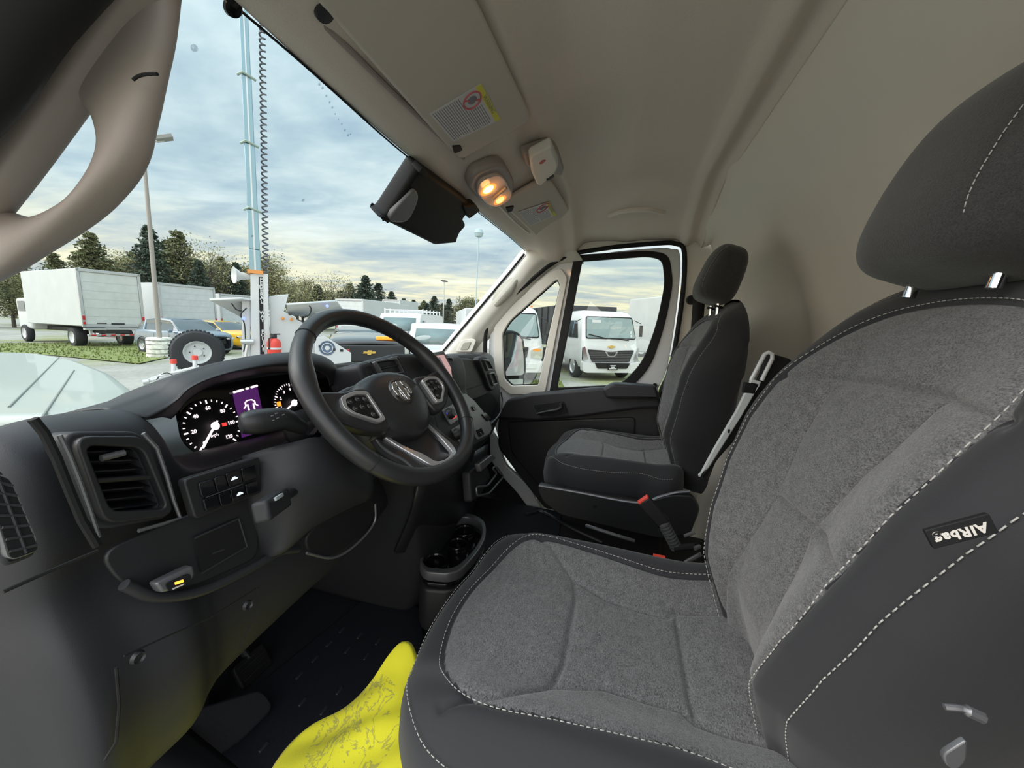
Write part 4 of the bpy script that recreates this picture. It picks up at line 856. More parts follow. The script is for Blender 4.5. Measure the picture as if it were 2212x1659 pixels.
# ================================================================ OVERHEAD
# sloping brow plane between windscreen header and ridge
PO = Pl((0,.42,1.520),(1,0,0),(0,-.19,.115)); PO = Pl((0,.42,1.512),(1,0,0),(0,-.20,.130))
if PO.n[2] > 0: PO = Pl(PO.o,(-1,0,0),(0,-.20,.130))
def visor(name, pxo, lab, stick, clip, th=.022):
    v = thing(name, PO.w(*np.mean(PO.pxs(pxo),axis=0)), lab, 'sun visor', 'sun visors')
    plate('visor_board', rnd(PO.pxs(pxo),[.02,.02,.06,.05,.02,.02][:len(pxo)],6), PO, th, m_visor, v, off=.010, bevel=.006)
    q = [np.array(PO.px(p)) for p in stick]; ps_ = 'warning_label'
    lb = plate(ps_, [tuple(p) for p in q], PO, .001, mat('paper',(.62,.60,.60),.6), v, off=.0218)
    def L_(a,b): return (q[0]*(1-a)+q[1]*a)*(1-b)+(q[3]*(1-a)+q[2]*a)*b      # a along text width, b down rows
    def strip(a0,a1,b0,b1): return [tuple(L_(a0,b0)),tuple(L_(a1,b0)),tuple(L_(a1,b1)),tuple(L_(a0,b1))]
    plate('warning_band', strip(0,1,0,.11), PO, .0006, mat('label_yellow',(.66,.60,.05),.5), v, off=.0226)
    mt = mat('label_print',(.22,.21,.25),.7); b = MB()
    rr = random.Random(3)
    for col_,(a0,a1) in enumerate(((.04,.96),)):
        for k in range(20):
            y = .17+k*.041; a1_ = (.96-.25*rr.random()*(k%5==0)); a0 = .42 if k < 7 else .04
            s_ = strip(a0,a1_,y,y+.016); b.add([PO.w(*p,.0224) for p in s_],[(0,1,2,3)])
    b.build('label_text', mt, v, smooth=False)
    c = L_(.22,.27); R_ = np.linalg.norm(q[1]-q[0])*.15
    MB().tube([PO.w(c[0]+R_*math.cos(t),c[1]+R_*math.sin(t),.0227) for t in np.linspace(0,2*math.pi,25)[:-1]],R_*.10,6,cyc=True).tube([PO.w(c[0]-R_*.7,c[1]-R_*.7,.0227),PO.w(c[0]+R_*.7,c[1]+R_*.7,.0227)],R_*.09,6).build('no_sign', mat('label_red',(.55,.12,.14),.5), v)
    MB().lathe([(0,.004),(R_*.35,.002),(R_*.55,0)],PO.w(*c,.0222),PO.n,10).build('no_sign_figure', mt, v)
    t0 = L_(.5,.055); ang = math.atan2(*(q[1]-q[0])[::-1])
    text('band_text','WARNING',np.linalg.norm(q[1]-q[0])*.10, PO.mat(.0231)@Matrix.Translation((t0[0],t0[1],0))@Matrix.Rotation(ang,4,'Z'), mt, v, .0001)
    plate('visor_clip', rnd(PO.pxs(clip),.004,3), PO, .006, m_black, v, off=.021, bevel=.001)
    return v
visor('sun_visor', [(560,-150),(700,-260),(1000,-60),(1140,238),(1128,252),(985,332)], 'large beige sun visor nearest the camera, folded up, with a white and yellow warning label', [(1028,160),(1072,240),(970,288),(917,226)], [(967,297),(985,296),(990,306),(972,314)])
visor('sun_visor', [(1080,432),(1105,415),(1180,372),(1226,445),(1222,490),(1172,520)], 'smaller looking beige sun visor on the passenger side, partly behind the overhead switch pod', [(1180,425),(1196,455),(1140,478),(1113,447)], [(1086,437),(1104,433),(1100,444),(1090,447)], th=.018)
# brow bead along the visor hinge line
o = MB().tube(catm([PO.w(*PO.px(p),.004) for p in [(640,-5),(740,90),(870,218),(1000,338)]],4),.005,8).build('trim_8', m_beige); tag(o,kind='structure')
o = MB().tube(catm([PO.w(*PO.px(p),.004) for p in [(1075,440),(1120,485),(1175,525)]],4),.004,8).build('trim_9', m_beigeL); tag(o,kind='structure')
# dome light
dl = thing('dome_light', PO.w(*PO.px((1060,390)),0), 'beige overhead map light with two glowing amber bulbs', 'lamp')
plate('lamp_bezel', rnd(PO.pxs([(1000,385),(1012,355),(1060,335),(1082,338),(1104,378),(1098,412),(1060,440),(1035,425)]),.03,6), PO, .034, m_beige, dl, off=.012, bevel=.010)
lens = plate('lamp_lens', rnd(PO.pxs([(1016,392),(1022,366),(1062,350),(1078,362),(1096,398),(1090,412),(1062,428),(1040,420)]),.025,6), PO, .012, mat('frosted_lens',(.55,.42,.36),.25), dl, off=.032, bevel=.004)
for (c,r,e) in (((1042,385),.018,14),((1068,410),.015,6)):
    a,b_ = PO.px(c)
    bb = MB().lathe([(0,.006),(r*.4,.0055),(r*.8,.003),(r,.0)],PO.w(a,b_,.0375),PO.n,20).build('bulb', mat('bulb_glow',(1,.5,.1),.4,emit=(1,.42,.06),estr=e), dl)
    MB().lathe([(r,-.001),(r*1.5,-.0008),(r*1.55,-.003)],PO.w(a,b_,.0393),PO.n,20).build('bulb_halo', mat('bulb_halo_glow',(.85,.35,.12),.4,emit=(1,.25,.05),estr=.7), dl)  # emissive ring paints the bulb's glow around it
    ld = bpy.data.lights.new('bulb_light','POINT'); ld.energy = .10 if e>10 else .05; ld.color = (1,.45,.12); ld.shadow_soft_size = .015
    lo = bpy.data.objects.new('bulb_light',ld); col.objects.link(lo); lo.location = PO.w(a,b_,.055); lo.parent = dl; lo.matrix_parent_inverse = chain(dl).inverted()
MB().tube([PO.w(*PO.px(p),.040) for p in [(1052,405),(1080,380)]],.006,10).build('rocker_switch', mat('switch_grey',(.30,.26,.25),.3), dl)
# hanging sensor pod with the red mark
sp_ = thing('overhead_pod', PO.w(*PO.px((1180,345)),.0), 'light beige overhead sensor pod with a small red oval mark', 'overhead pod')
plate('pod_back', rnd(PO.pxs([(1122,318),(1185,296),(1198,305),(1212,350),(1206,368),(1130,345)]),.015,5), PO, .03, m_beige, sp_, off=.01, bevel=.006)
PO2 = Pl(PO.w(*PO.px((1175,350)),.045), PO.u, PO.v+PO.n*.35)
plate('pod_cover', rnd(PO2.pxs([(1142,330),(1190,305),(1206,345),(1200,362),(1168,392),(1158,390),(1146,362)]),.012,5), PO2, .03, m_beigeL, sp_, off=0, bevel=.007)
MB().lathe([(0,.002),(.006,.0015),(.0075,0)],PO2.w(*PO2.px((1168,340)),.0145),PO2.n,16).lathe([(0,.002),(.006,.0015),(.0075,0)],PO2.w(*PO2.px((1172,336)),.0145),PO2.n,16).build('red_mark', mat('red_print',(.42,.04,.03),.5), sp_)
plate('pod_slot', rnd(PO2.pxs([(1178,376),(1194,367),(1195,371),(1180,380)]),.002,3), PO2, .003, m_black, sp_, off=.0145)
# moulded finger pull at the passenger side of the headliner
gpx = [at(*p,'z',1.565) for p in [(1316,466),(1350,455),(1400,452),(1435,460)]]
o = MB().tube(catm(gpx,5),.010,10).build('trim_10', m_head); tag(o,kind='structure')
# dark recess at visor pivot top left
o = MB().lathe([(0,.02),(.012,.018),(.016,0)],PO.w(*PO.px((690,8)),.0),PO.n,16).build('visor_pivot', m_dash); tag(o,'dark grey pivot knob of the large sun visor at the header end','pivot')
# camera / mirror housing on the windscreen
WSn = _n((0,-.455*1.22,-.554)); PWS = Pl((.0,.575,1.385),(1,0,0),(0,-.66,.75))
if np.dot(PWS.n,(0,-1,0)) < 0: PWS = Pl((.0,.575,1.385),(1,0,0),(0,.66,-.75))
mh = thing('camera_housing', PWS.w(*PWS.px((910,430)),0), 'black plastic camera and mirror housing at the top of the windscreen', 'camera housing')
plate('housing_shell', rnd(PWS.pxs([(893,343),(1000,422),(1012,440),(990,462),(998,478),(984,492),(976,516),(930,520),(806,458),(822,452)]),.012,5), PWS, .05, m_black, mh, off=-.0, bevel=.012)
plate('camera_bezel', smoothpoly(PWS.pxs([(824,452),(868,398),(882,394),(886,415),(868,455),(845,464)]),4), PWS, .03, mat('mirror_grey',(.16,.16,.17),.35), mh, off=.018, bevel=.006)
plate('lower_fin', rnd(PWS.pxs([(804,452),(812,450),(828,458),(822,466)]),.003,3), PWS, .02, m_black, mh, off=.02, bevel=.002)
plate('upper_clip', rnd(PWS.pxs([(884,352),(894,340),(905,352),(898,366)]),.003,3), PWS, .03, m_black, mh, off=.02, bevel=.002)
plate('mirror_arm', rnd(PWS.pxs([(985,430),(1012,425),(1022,440),(998,458)]),.008,4), PWS, .03, m_black, mh, off=.02, bevel=.004)
# wiper far and sensor at the very top of the glass
so = MB().lathe([(0,.004),(.007,.004),(.010,.003),(.0115,0)],at(503,16,'y',.515),_n((0,-.7,-.7)),24).build('glass_sensor', m_gloss); tag(so,'round dark sensor puck stuck at the top left of the windscreen','sensor')
# rain drops, each a small bead on the outside of the glass
def onglass(p):
    n = np.array((0,.554,.455)); n/=np.linalg.norm(n); q=np.array((0,.99,.90)); d=ray(*p); t=np.dot(q-CAM,n)/np.dot(d,n); return CAM+t*d
m_bead = glassmat('rain_bead',(.70,.76,.80),.25,.1)
dr = [(420,104,6),(655,432,4),(690,182,3),(697,190,3),(705,207,2.5),(712,221,2.5),(718,232,2.5),(724,246,2),(731,258,2),(738,268,2),(745,281,2.5),(752,292,3),(757,290,2),(545,510,3)]
d0 = None
for k,(x,y,r) in enumerate(dr):
    p = onglass((x,y)); rr_ = r*np.linalg.norm(p-CAM)/FPX*.8
    o = MB().lathe([(0,rr_*.5),(rr_*.6,rr_*.4),(rr_,0)],p,_n((0,-.554,-.455)),12).build('rain_drop', m_bead)
    tag(o,('single larger rain drop high on the windscreen' if k==0 else 'tiny rain drop in the middle of the windscreen' if k==1 else 'tiny rain drop low on the windscreen near the mast' if k==13 else 'tiny rain drop, '+['','','topmost','second','third','fourth','fifth','sixth','seventh','eighth','ninth','second lowest','lowest',''][k]+' in the run of drops along the windscreen header'),'rain drop','rain drops on the windscreen')
# ================================================================ FOOTWELL
m_mat = mat('rubber_mat', (.018,.019,.026), .45, bump=.4, bscale=120)
mt_ = thing('floor_mat', (-.45,.6,.09), 'black ribbed rubber floor mat in the driver footwell', 'floor mat')
PF = Pl((-.5,.6,.095),(1,0,0),(0,1,0))
plate('mat_sheet', rnd(PF.pxs([(905,1310),(800,1285),(560,1480),(350,1575),(420,1700),(700,1850),(960,1700)]),.03,5), PF, .012, m_mat, mt_, off=0, bevel=.004)
b = MB(); rr = random.Random(5)
for i in range(9):
    for j in range(7):
        x = -.62+.055*i; y = .36+.065*j
        if rr.random() < .85 and not (x>-.2): b.box((x,y,.1025),(.022,.006,.004))
b.build('mat_ribs', mat('mat_rib',(.035,.037,.045),.35), mt_, bevel=.001)
def pedal(c, wd, ht, lab, arm):
    t = thing('foot_pedal', c, lab, 'pedal', 'foot pedals')
    P_ = Pl(c,(1,0,0),(0,.55,.83))
    pd_ = plate('pedal_pad', rnd([(-wd,-ht),(wd,-ht),(wd,ht),(-wd,ht)],.012,4), P_, .016, m_black, t, bevel=.004)
    b = MB()
    for k in range(5): b.tube([P_.w(-wd*.8,-ht*.7+k*ht*.35,.0085 if P_.n[1]<0 else -.0085),P_.w(wd*.8,-ht*.7+k*ht*.35,.0085 if P_.n[1]<0 else -.0085)],.002,6)
    b.build('pad_rib', m_dash2, t)
    MB().tube(catm([np.array(c)+(0,.01,0.02),np.array(c)+(0,.09,.10),np.array(c)+(0,.12,.28)],4),.009,8).build('pedal_arm', m_dash2, t)
pedal(at(545,1440,'y',.88),.045,.035,'wide brake pedal with a black rubber pad above the footrest',1)
pedal(at(745,1310,'y',.86),.028,.06,'slim accelerator pedal close to the console side',1)
fr = thing('foot_rest', (-.72,.8,.09), 'sloping dark footrest panel at the left of the footwell', 'footrest')
PFt = Pl((-.66,.80,.17),(1,0,0),(0,.5,.5))
plate('rest_panel', rnd(PFt.pxs([(400,1540),(560,1490),(590,1530),(520,1600),(430,1660),(370,1610)]),.02,5), PFt, .02, m_mat, fr, bevel=.005)
plate('rest_support', rnd([(-.12,-.10),(.12,-.10),(.12,.12),(-.12,.12)],.02,4), Pl((-.66,.90,.17),(1,0,0),(0,0,1)), .05, m_dash2, fr, bevel=.005)
# door step at lower left
K = [[at(*p,'z',z)+np.array((0,dy,0)) for p,z,dy in r] for r in ([((60,1659),.30,0),((200,1600),.28,0),((340,1550),.22,0)],[((100,1720),.26,0),((260,1640),.25,0),((400,1600),.18,0)],[((200,1800),.20,0),((420,1720),.18,0),((520,1700),.13,0)])]
o = link('trim_11', surf(K,5,5), m_dash, ang=180, solid=.02); tag(o,kind='structure')
# yellow shirt dropped over the seat front edge and floor
ycl = [(872,1378),(893,1392),(905,1440),(888,1480),(888,1560),(900,1640),(905,1700),(900,1850),(500,1900),(560,1720),(588,1655),(625,1605),(680,1552),(745,1515),(800,1465),(840,1410)]
me_o = resample([tuple(p) for p in catm(np.array(ycl,float),4,True)],160); cc = np.array((800,1600.))
V=[];nr_=40;zt=[]
def yz(p):   # height of the cloth: falls from near the seat edge to the mat
    return .30+.16*hill(-(p[1]-1500),-200,130)*0+.10*hill(p[0],560,900)+.05*hill(1500-p[1],0,130)
fold = lambda x,y: .010*math.sin(14*x+9*y+1.5*math.sin(18*y))+.007*math.sin(31*x-17*y)+.0035*math.sin(60*x+45*y+2*math.sin(30*x))
for i in range(nr_+1):
    s_ = i/nr_
    for k in range(160):
        p = cc+(me_o[k]-cc)*max(s_,.004); q = at(p[0],p[1],'z',yz(p)); z = fold(q[0],q[1])*(1-.3*s_); V.append(q+np.array((0,0,z-.012*hill(s_,.92,1))))
Fc = [(i*160+k,i*160+(k+1)%160,(i+1)*160+(k+1)%160,(i+1)*160+k) for i in range(nr_) for k in range(160)]
m_yel = mat('yellow_cloth', (.86,.80,.03), .85, bump=.3, bscale=350, sheen=.1); t = m_yel.node_tree; b_ = t.nodes['Principled BSDF']
tcn = t.nodes.new('ShaderNodeTexCoord'); n1 = noise(tcn.outputs['Object'], 26, 5, .6, 1.2, tree=t); sx_ = t.nodes.new('ShaderNodeSeparateXYZ'); t.links.new(tcn.outputs['Object'], sx_.inputs[0])
# printed grey motif in the middle of the garment
vd = t.nodes.new('ShaderNodeVectorMath'); vd.operation='DISTANCE'; t.links.new(tcn.outputs['Object'], vd.inputs[0])
pc_ = at(770,1580,'z',.36); vd.inputs[1].default_value = tuple(pc_)
msk = M('MULTIPLY', M('LESS_THAN', M('ABSOLUTE', M('SUBTRACT', n1, .5, tree=t), tree=t), .022, tree=t), M('LESS_THAN', vd.outputs['Value'], .085, tree=t), tree=t)
mxn = t.nodes.new('ShaderNodeMix'); mxn.data_type='RGBA'; mxn.inputs[6].default_value=(.86,.80,.03,1); mxn.inputs[7].default_value=(.42,.38,.10,1); t.links.new(M('MULTIPLY',msk,.75,tree=t), mxn.inputs[0]); t.links.new(mxn.outputs[2], b_.inputs['Base Color'])
cl_ = link('yellow_shirt', mesh(V,Fc), m_yel, ang=180, solid=.004); tag(cl_,'crumpled bright yellow printed shirt lying in the footwell against the driver seat','shirt')
for a in ((680,1600),(810,1600)): pass
# ================================================================ OUTSIDE
m_gr = bpy.data.materials.new('gravel'); m_gr.use_nodes = True; t = m_gr.node_tree; b_ = t.nodes['Principled BSDF']; b_.inputs['Roughness'].default_value = .9
tcn = t.nodes.new('ShaderNodeTexCoord'); n1 = noise(tcn.outputs['Object'], .35, 5, .6, tree=t); n2 = noise(tcn.outputs['Object'], 9, 4, .7, tree=t); n3 = noise(tcn.outputs['Object'], .12, 4, .6, .5, tree=t)
g1_ = ramp(M('ADD',M('MULTIPLY',n1,.6,tree=t),M('MULTIPLY',n2,.4,tree=t),tree=t), [(.36,(.19,.185,.165)),(.62,(.36,.35,.31))], tree=t)
g2_ = ramp(n2, [(.3,(.12,.15,.04)),(.7,(.30,.30,.11))], tree=t)
mm = t.nodes.new('ShaderNodeMix'); mm.data_type='RGBA'; t.links.new(ramp(n3,[(.52,(0,0,0)),(.60,(.8,.8,.8))],tree=t), mm.inputs[0]); t.links.new(g1_,mm.inputs[6]); t.links.new(g2_,mm.inputs[7]); t.links.new(mm.outputs[2], b_.inputs['Base Color'])
S_=160; vs=[]; fs=[]
for i in range(S_+1):
    for j in range(S_+1):
        x=-60+240*i/S_; y=-60+260*j/S_; vs.append((x,y,gz(x,y)+.02*math.sin(x*.7)*math.sin(y*.5)))
for i in range(S_):
    for j in range(S_): fs.append((i*(S_+1)+j,(i+1)*(S_+1)+j,(i+1)*(S_+1)+j+1,i*(S_+1)+j+1))
# leave the ground open under nothing: one continuous lot
o = link('ground', mesh(vs,fs), m_gr, ang=180); tag(o, kind='structure')
# grass strip where the box trucks stand
def grass(name, pxs_, lab, n=2600):
    P = [gnd(*p) for p in pxs_]; b = MB(); poly=[(p[0],p[1]) for p in P]; rr=random.Random(11)
    b.add([(p[0],p[1],gz(p[0],p[1])+.035) for p in P],[tuple(range(len(P)))])
    x0=min(p[0] for p in P);x1=max(p[0] for p in P);y0=min(p[1] for p in P);y1=max(p[1] for p in P)
    pts = np.c_[rng.uniform(x0,x1,n*3),rng.uniform(y0,y1,n*3)]; pts = pts[inside(pts,poly)][:n]
    for x,y in pts:
        h=rr.uniform(.05,.14); a=rr.uniform(0,3.14); dx,dy=.05*math.cos(a),.05*math.sin(a); z=gz(x,y)
        b.add([(x-dx,y-dy,z),(x+dx,y+dy,z),(x+rr.uniform(-.04,.04),y+rr.uniform(-.04,.04),z+h)],[(0,1,2)])
    return tag(b.build(name, m_grassm, smooth=False), lab, 'grass', kind='stuff')
grass('grass',[(-200,800),(-200,742),(0,742),(480,740),(480,752),(380,770),(300,787),(100,768)],'yellow green grass strip the box trucks and light pole stand on')
grass('grass',[(1120,880),(1150,826),(1205,824),(1230,850),(1330,838),(1400,826),(1430,850),(1300,900)],'green grass patches below the passenger window in front of the white trucks',1600)
def local(parent):
    def mk(mb, name, m, par=None, **k): return mb.build(name, m, par or parent, world=False, **k)
    return mk
def wheel(par, x, y, r=.48, w=.28, rim=m_white, hubr=.55):
    b = MB().lathe([(r*.6,-w/2),(r*.93,-w/2),(r,-w/2+.04),(r,w/2-.04),(r*.93,w/2),(r*.6,w/2)],(x,y,r),(1,0,0),28); wl = b.build('wheel', m_tire, par, world=False)
    MB().lathe([(0,-w*.38),(r*.2,-w*.40),(r*.25,-w*.30),(r*hubr,-w*.34),(r*.62,-w*.52),(r*.64,0),(r*.62,w*.52),(r*hubr,w*.34),(r*.25,w*.30),(r*.2,w*.40),(0,w*.38)],(x,y,r),(1,0,0),20).build('rim', rim, wl, world=False)
    return wl
def platep(parent, name, pts, M4, th, m, **k):    # plate in the local frame of parent
    o = plate(name, pts, M4, th, m, None, **k); o.parent = parent; return o
def yplane(y, facing=-1): # local plane, u=+x v=+z, normal facing -y
    return Matrix(((1,0,0,0),(0,0,-1,y),(0,1,0,0),(0,0,0,1))) if facing<0 else Matrix(((-1,0,0,0),(0,0,1,y),(0,1,0,0),(0,0,0,1)))
def xplane(x, facing=1): return Matrix(((0,0,1,x),(1,0,0,0),(0,1,0,0),(0,0,0,1)))
m_boxw = mat('box_panel',(.52,.54,.54),.45,var=.04,vscale=1.2); m_alu = mat('aluminium',(.52,.53,.54),.4,metal=.6); m_dk = mat('chassis_black',(.02,.02,.022),.6)
def box_truck(lab, A, B, h=3.7, Lb=6.0, cab=True, grp='white box trucks'):
    A=np.array(A);B=np.array(B);c=(A+B)/2; w=np.linalg.norm((B-A)[:2]); rz=math.atan2(B[1]-A[1],B[0]-A[0])
    tk = thing('box_truck',(c[0],c[1],gz(c[0],c[1])),lab,'truck',grp,rz=rz); mk=local(tk); hw=w/2
    mk(MB().box((0,Lb/2,(h+1.05)/2),(w,Lb,h-1.05)),'cargo_box',m_boxw,bevel=.03)
    b=MB(); 
    for x in (-hw+.05,hw-.05): b.box((x,-.01,(h+1.0)/2),(.12,.10,h-1.0))
    b.box((0,-.01,h-.06),(w,.10,.14)); b.box((0,-.01,1.06),(w,.10,.12)); mk(b,'rear_frame',m_alu,bevel=.01)
    d = mk(MB().box((0,.0,(h+1.05)/2-.02),(w-.26,.04,h-1.30)),'roll_up_door',m_whiteD)
    b=MB()
    for k in range(1,6): b.box((0,-.022,1.12+k*(h-1.3)/6),(w-.28,.004,.012))
    mk(b,'door_rib',m_alu,d)
    mk(MB().box((.1,-.04,1.18),(.5,.05,.07)).box((-.5,-.03,1.2),(.35,.02,.05)),'door_latch',m_dk)
    mk(MB().box((0,-.10,.92),(w,.20,.10)).box((0,-.12,.62),(w*.92,.12,.10)).box((-w*.4,-.05,.75),(.10,.12,.3)).box((w*.4,-.05,.75),(.10,.12,.3)),'lift_gate',m_alu,bevel=.01)
    b=MB()
    for k in range(6): b.box((-w*.38+k*w*.15,-.185,.62),(w*.075,.004,.06))
    mk(b,'reflector_strip',m_redlt)
    for sx in (-1,1): mk(MB().box((sx*(hw-.06),-.07,1.45),(.09,.02,.20)).box((sx*(hw-.06),-.07,1.20),(.09,.02,.12)),'tail_light',m_redlt)
    mk(MB().box((0,Lb/2+.8,.80),(.9,Lb+2,.22)).box((-.6,2.2,.72),(.5,1.0,.4)),'chassis',m_dk,bevel=.02)
    for sx in (-1,1):
        wheel(tk,sx*(hw-.28),1.5,.47,.42); wheel(tk,sx*(hw-.22),Lb+1.0,.47,.28)
    if cab:
        mk(MB().box((0,Lb+1.0,1.55),(w*.86,1.7,1.7)),'cab',m_white,bevel=.15,seg=4)
        mk(MB().box((-w*.435,Lb+1.1,1.95),(.02,.9,.55)).box((w*.435,Lb+1.1,1.95),(.02,.9,.55)),'cab_window',m_tglass,bevel=.008)
    return tk
box_truck('nearest white box truck parked on the grass at the far left', gnd(185,752), gnd(318,748), 3.75, 6.2)
box_truck('second white box truck, between the light pole and the nearest box truck', gnd(352,737), gnd(472,734), 3.72, 6.2)
box_truck('third white box truck, partly hidden by the trailer mast', gnd(480,728), gnd(572,727), 3.55, 6.2)
def fa(px, d, z0=None):
    r = ray(px,700); r = r/np.linalg.norm(r[:2]); x,y = CAM[0]+r[0]*d, CAM[1]+r[1]*d; return np.array((x,y,gz(x,y)))
box_truck('far white box truck roofline left of the white cargo van', fa(728,33), fa(788,31.5), 3.3, 5, False)
box_truck('far white box truck just above the cargo van windscreen', fa(792,41), fa(822,40), 3.5, 5, False)
box_truck('rightmost far white box truck above the cargo van roof', fa(828,48), fa(866,47), 4.2, 5, False)
# ---- passenger cars
def car(name, lab, cat, at_, rz, col_, L=4.4, W=1.80, H=1.56, prof=None, grp=None, lights=True, roofc=None):
    cr = thing(name,at_,lab,cat,grp,rz=rz); mk=local(cr)
    # y=0 front bumper .. L rear ; x half widths
    body = prof['body']; K=[]
    for (y,hw,zt,zb_) in body:
        y*=L; hw*=W/2; zt*=H; zb_*=H; K.append([(-hw*.80,y,zb_),(-hw*.98,y,zb_+.10*H),(-hw,y,(zt+zb_)/2),(-hw*.96,y,zt-.05*H),(-hw*.80,y,zt),(0,y,zt+.02*H),(hw*.80,y,zt),(hw*.96,y,zt-.05*H),(hw,y,(zt+zb_)/2),(hw*.98,y,zb_+.10*H),(hw*.80,y,zb_),(0,y,zb_)])
    me=surf(K,4,3,cv=True); bd=link('body',me,col_,cr,world=False,ang=180)
    n=len(K[0])*3; 
    me2=mesh([ (x*W/2*.97,y*L,z*H) for x,y,z in prof['cap0']],[tuple(range(len(prof['cap0'])))]) if 'cap0' in prof else None
    K=[]
    for (y,hb,ht,z0,z1) in prof['glass']:
        y*=L; hb*=W/2; ht*=W/2; z0*=H; z1*=H; K.append([(-hb,y,z0),(-(hb*.45+ht*.55),y,z0+(z1-z0)*.6),(-ht,y,z1),(0,y,z1+.012*H),(ht,y,z1),(hb*.45+ht*.55,y,z0+(z1-z0)*.6),(hb,y,z0)])
    link('windows',surf(K,5,4),m_tglass,cr,world=False,ang=180)
    K=[]
    for (y,hb,ht,z0,z1) in prof['glass'][prof.get('r0',2):prof.get('r1',-1)]:
        y*=L; ht*=W/2; z1*=H; K.append([(-ht*1.05,y,z1-.03*H),(-ht*.98,y,z1+.008*H),(0,y,z1+.028*H),(ht*.98,y,z1+.008*H),(ht*1.05,y,z1-.03*H)])
    link('roof',surf(K,5,4),col_,cr,world=False,ang=180,solid=.03)
    for (p0,p1,r) in prof['pillars']:
        for sx in (-1,1): mk(MB().tube([(sx*p0[0]*W/2,p0[1]*L,p0[2]*H),(sx*p1[0]*W/2,p1[1]*L,p1[2]*H)],r,8),'pillar',col_)
    for wy in prof['wheels']:
        for sx in (-1,1):
            wheel(cr,sx*(W/2-.085),wy*L,.34,.22,m_alu); 
            mk(MB().tube([(sx*(W/2-.01),wy*L+.375*math.cos(a),.34+.375*math.sin(a)) for a in np.linspace(-.1,math.pi+.1,16)],.022,8),'wheel_arch',m_dk)
    mk(MB().box((0,.03,.42*H*.9),(W*.46,.10,.20)),'grille',m_black,bevel=.03)
    for sx in (-1,1):
        mk(MB().box((sx*W*.36,.10,.47*H),(W*.20,.16,.09)),'headlight',m_chrome,bevel=.02)
        mk(MB().box((sx*(W/2+.08),.30*L,.66*H),(.16,.10,.13)),'mirror',col_,bevel=.03)
        mk(MB().box((sx*(W/2+.002),.36*L,.45*H),(.006,.006,.36*H)).box((sx*(W/2+.002),.60*L,.45*H),(.006,.006,.36*H)),'door_line',m_dk)
    mk(MB().box((0,-.03,.30*H),(.32,.02,.13)),'number_plate',m_white)
    mk(MB().box((0,L/2,.15*H),(W*.9,L*.86,.10)),'underbody',m_dk)
    return cr
suvp = dict(body=[(0,.70,.52,.18),(.02,.86,.58,.14),(.12,.96,.64,.13),(.28,1,.68,.13),(.5,1,.66,.13),(.75,1,.68,.13),(.93,.96,.66,.16),(1,.80,.60,.24)],
   glass=[(.24,.84,.78,.64,.66),(.34,.86,.74,.64,.86),(.42,.86,.68,.64,.97),(.60,.86,.68,.64,1.0),(.80,.86,.66,.64,.95),(.93,.80,.64,.64,.84),(.98,.74,.66,.62,.64)],
   pillars=[((.86,.26,.66),(.70,.42,.96),.035),((.88,.56,.66),(.69,.56,.98),.03),((.86,.80,.66),(.67,.82,.93),.05)], wheels=[.18,.80])
m_bluegrey = mat('blue_grey_paint',(.15,.20,.25),.25,metal=.3,coat=.6); m_yelp = mat('yellow_paint',(.80,.45,.02),.3,coat=.5)
P0 = gnd(400,765); 
car('parked_car','blue grey crossover parked behind the spare tyre and light pole','car',gnd(470,768),math.radians(-4),m_bluegrey,4.4,1.8,1.56,suvp)
car('parked_car','yellow car parked behind the blue grey crossover','car',gnd(548,755),math.radians(2),m_yelp,4.4,1.75,1.45,suvp)
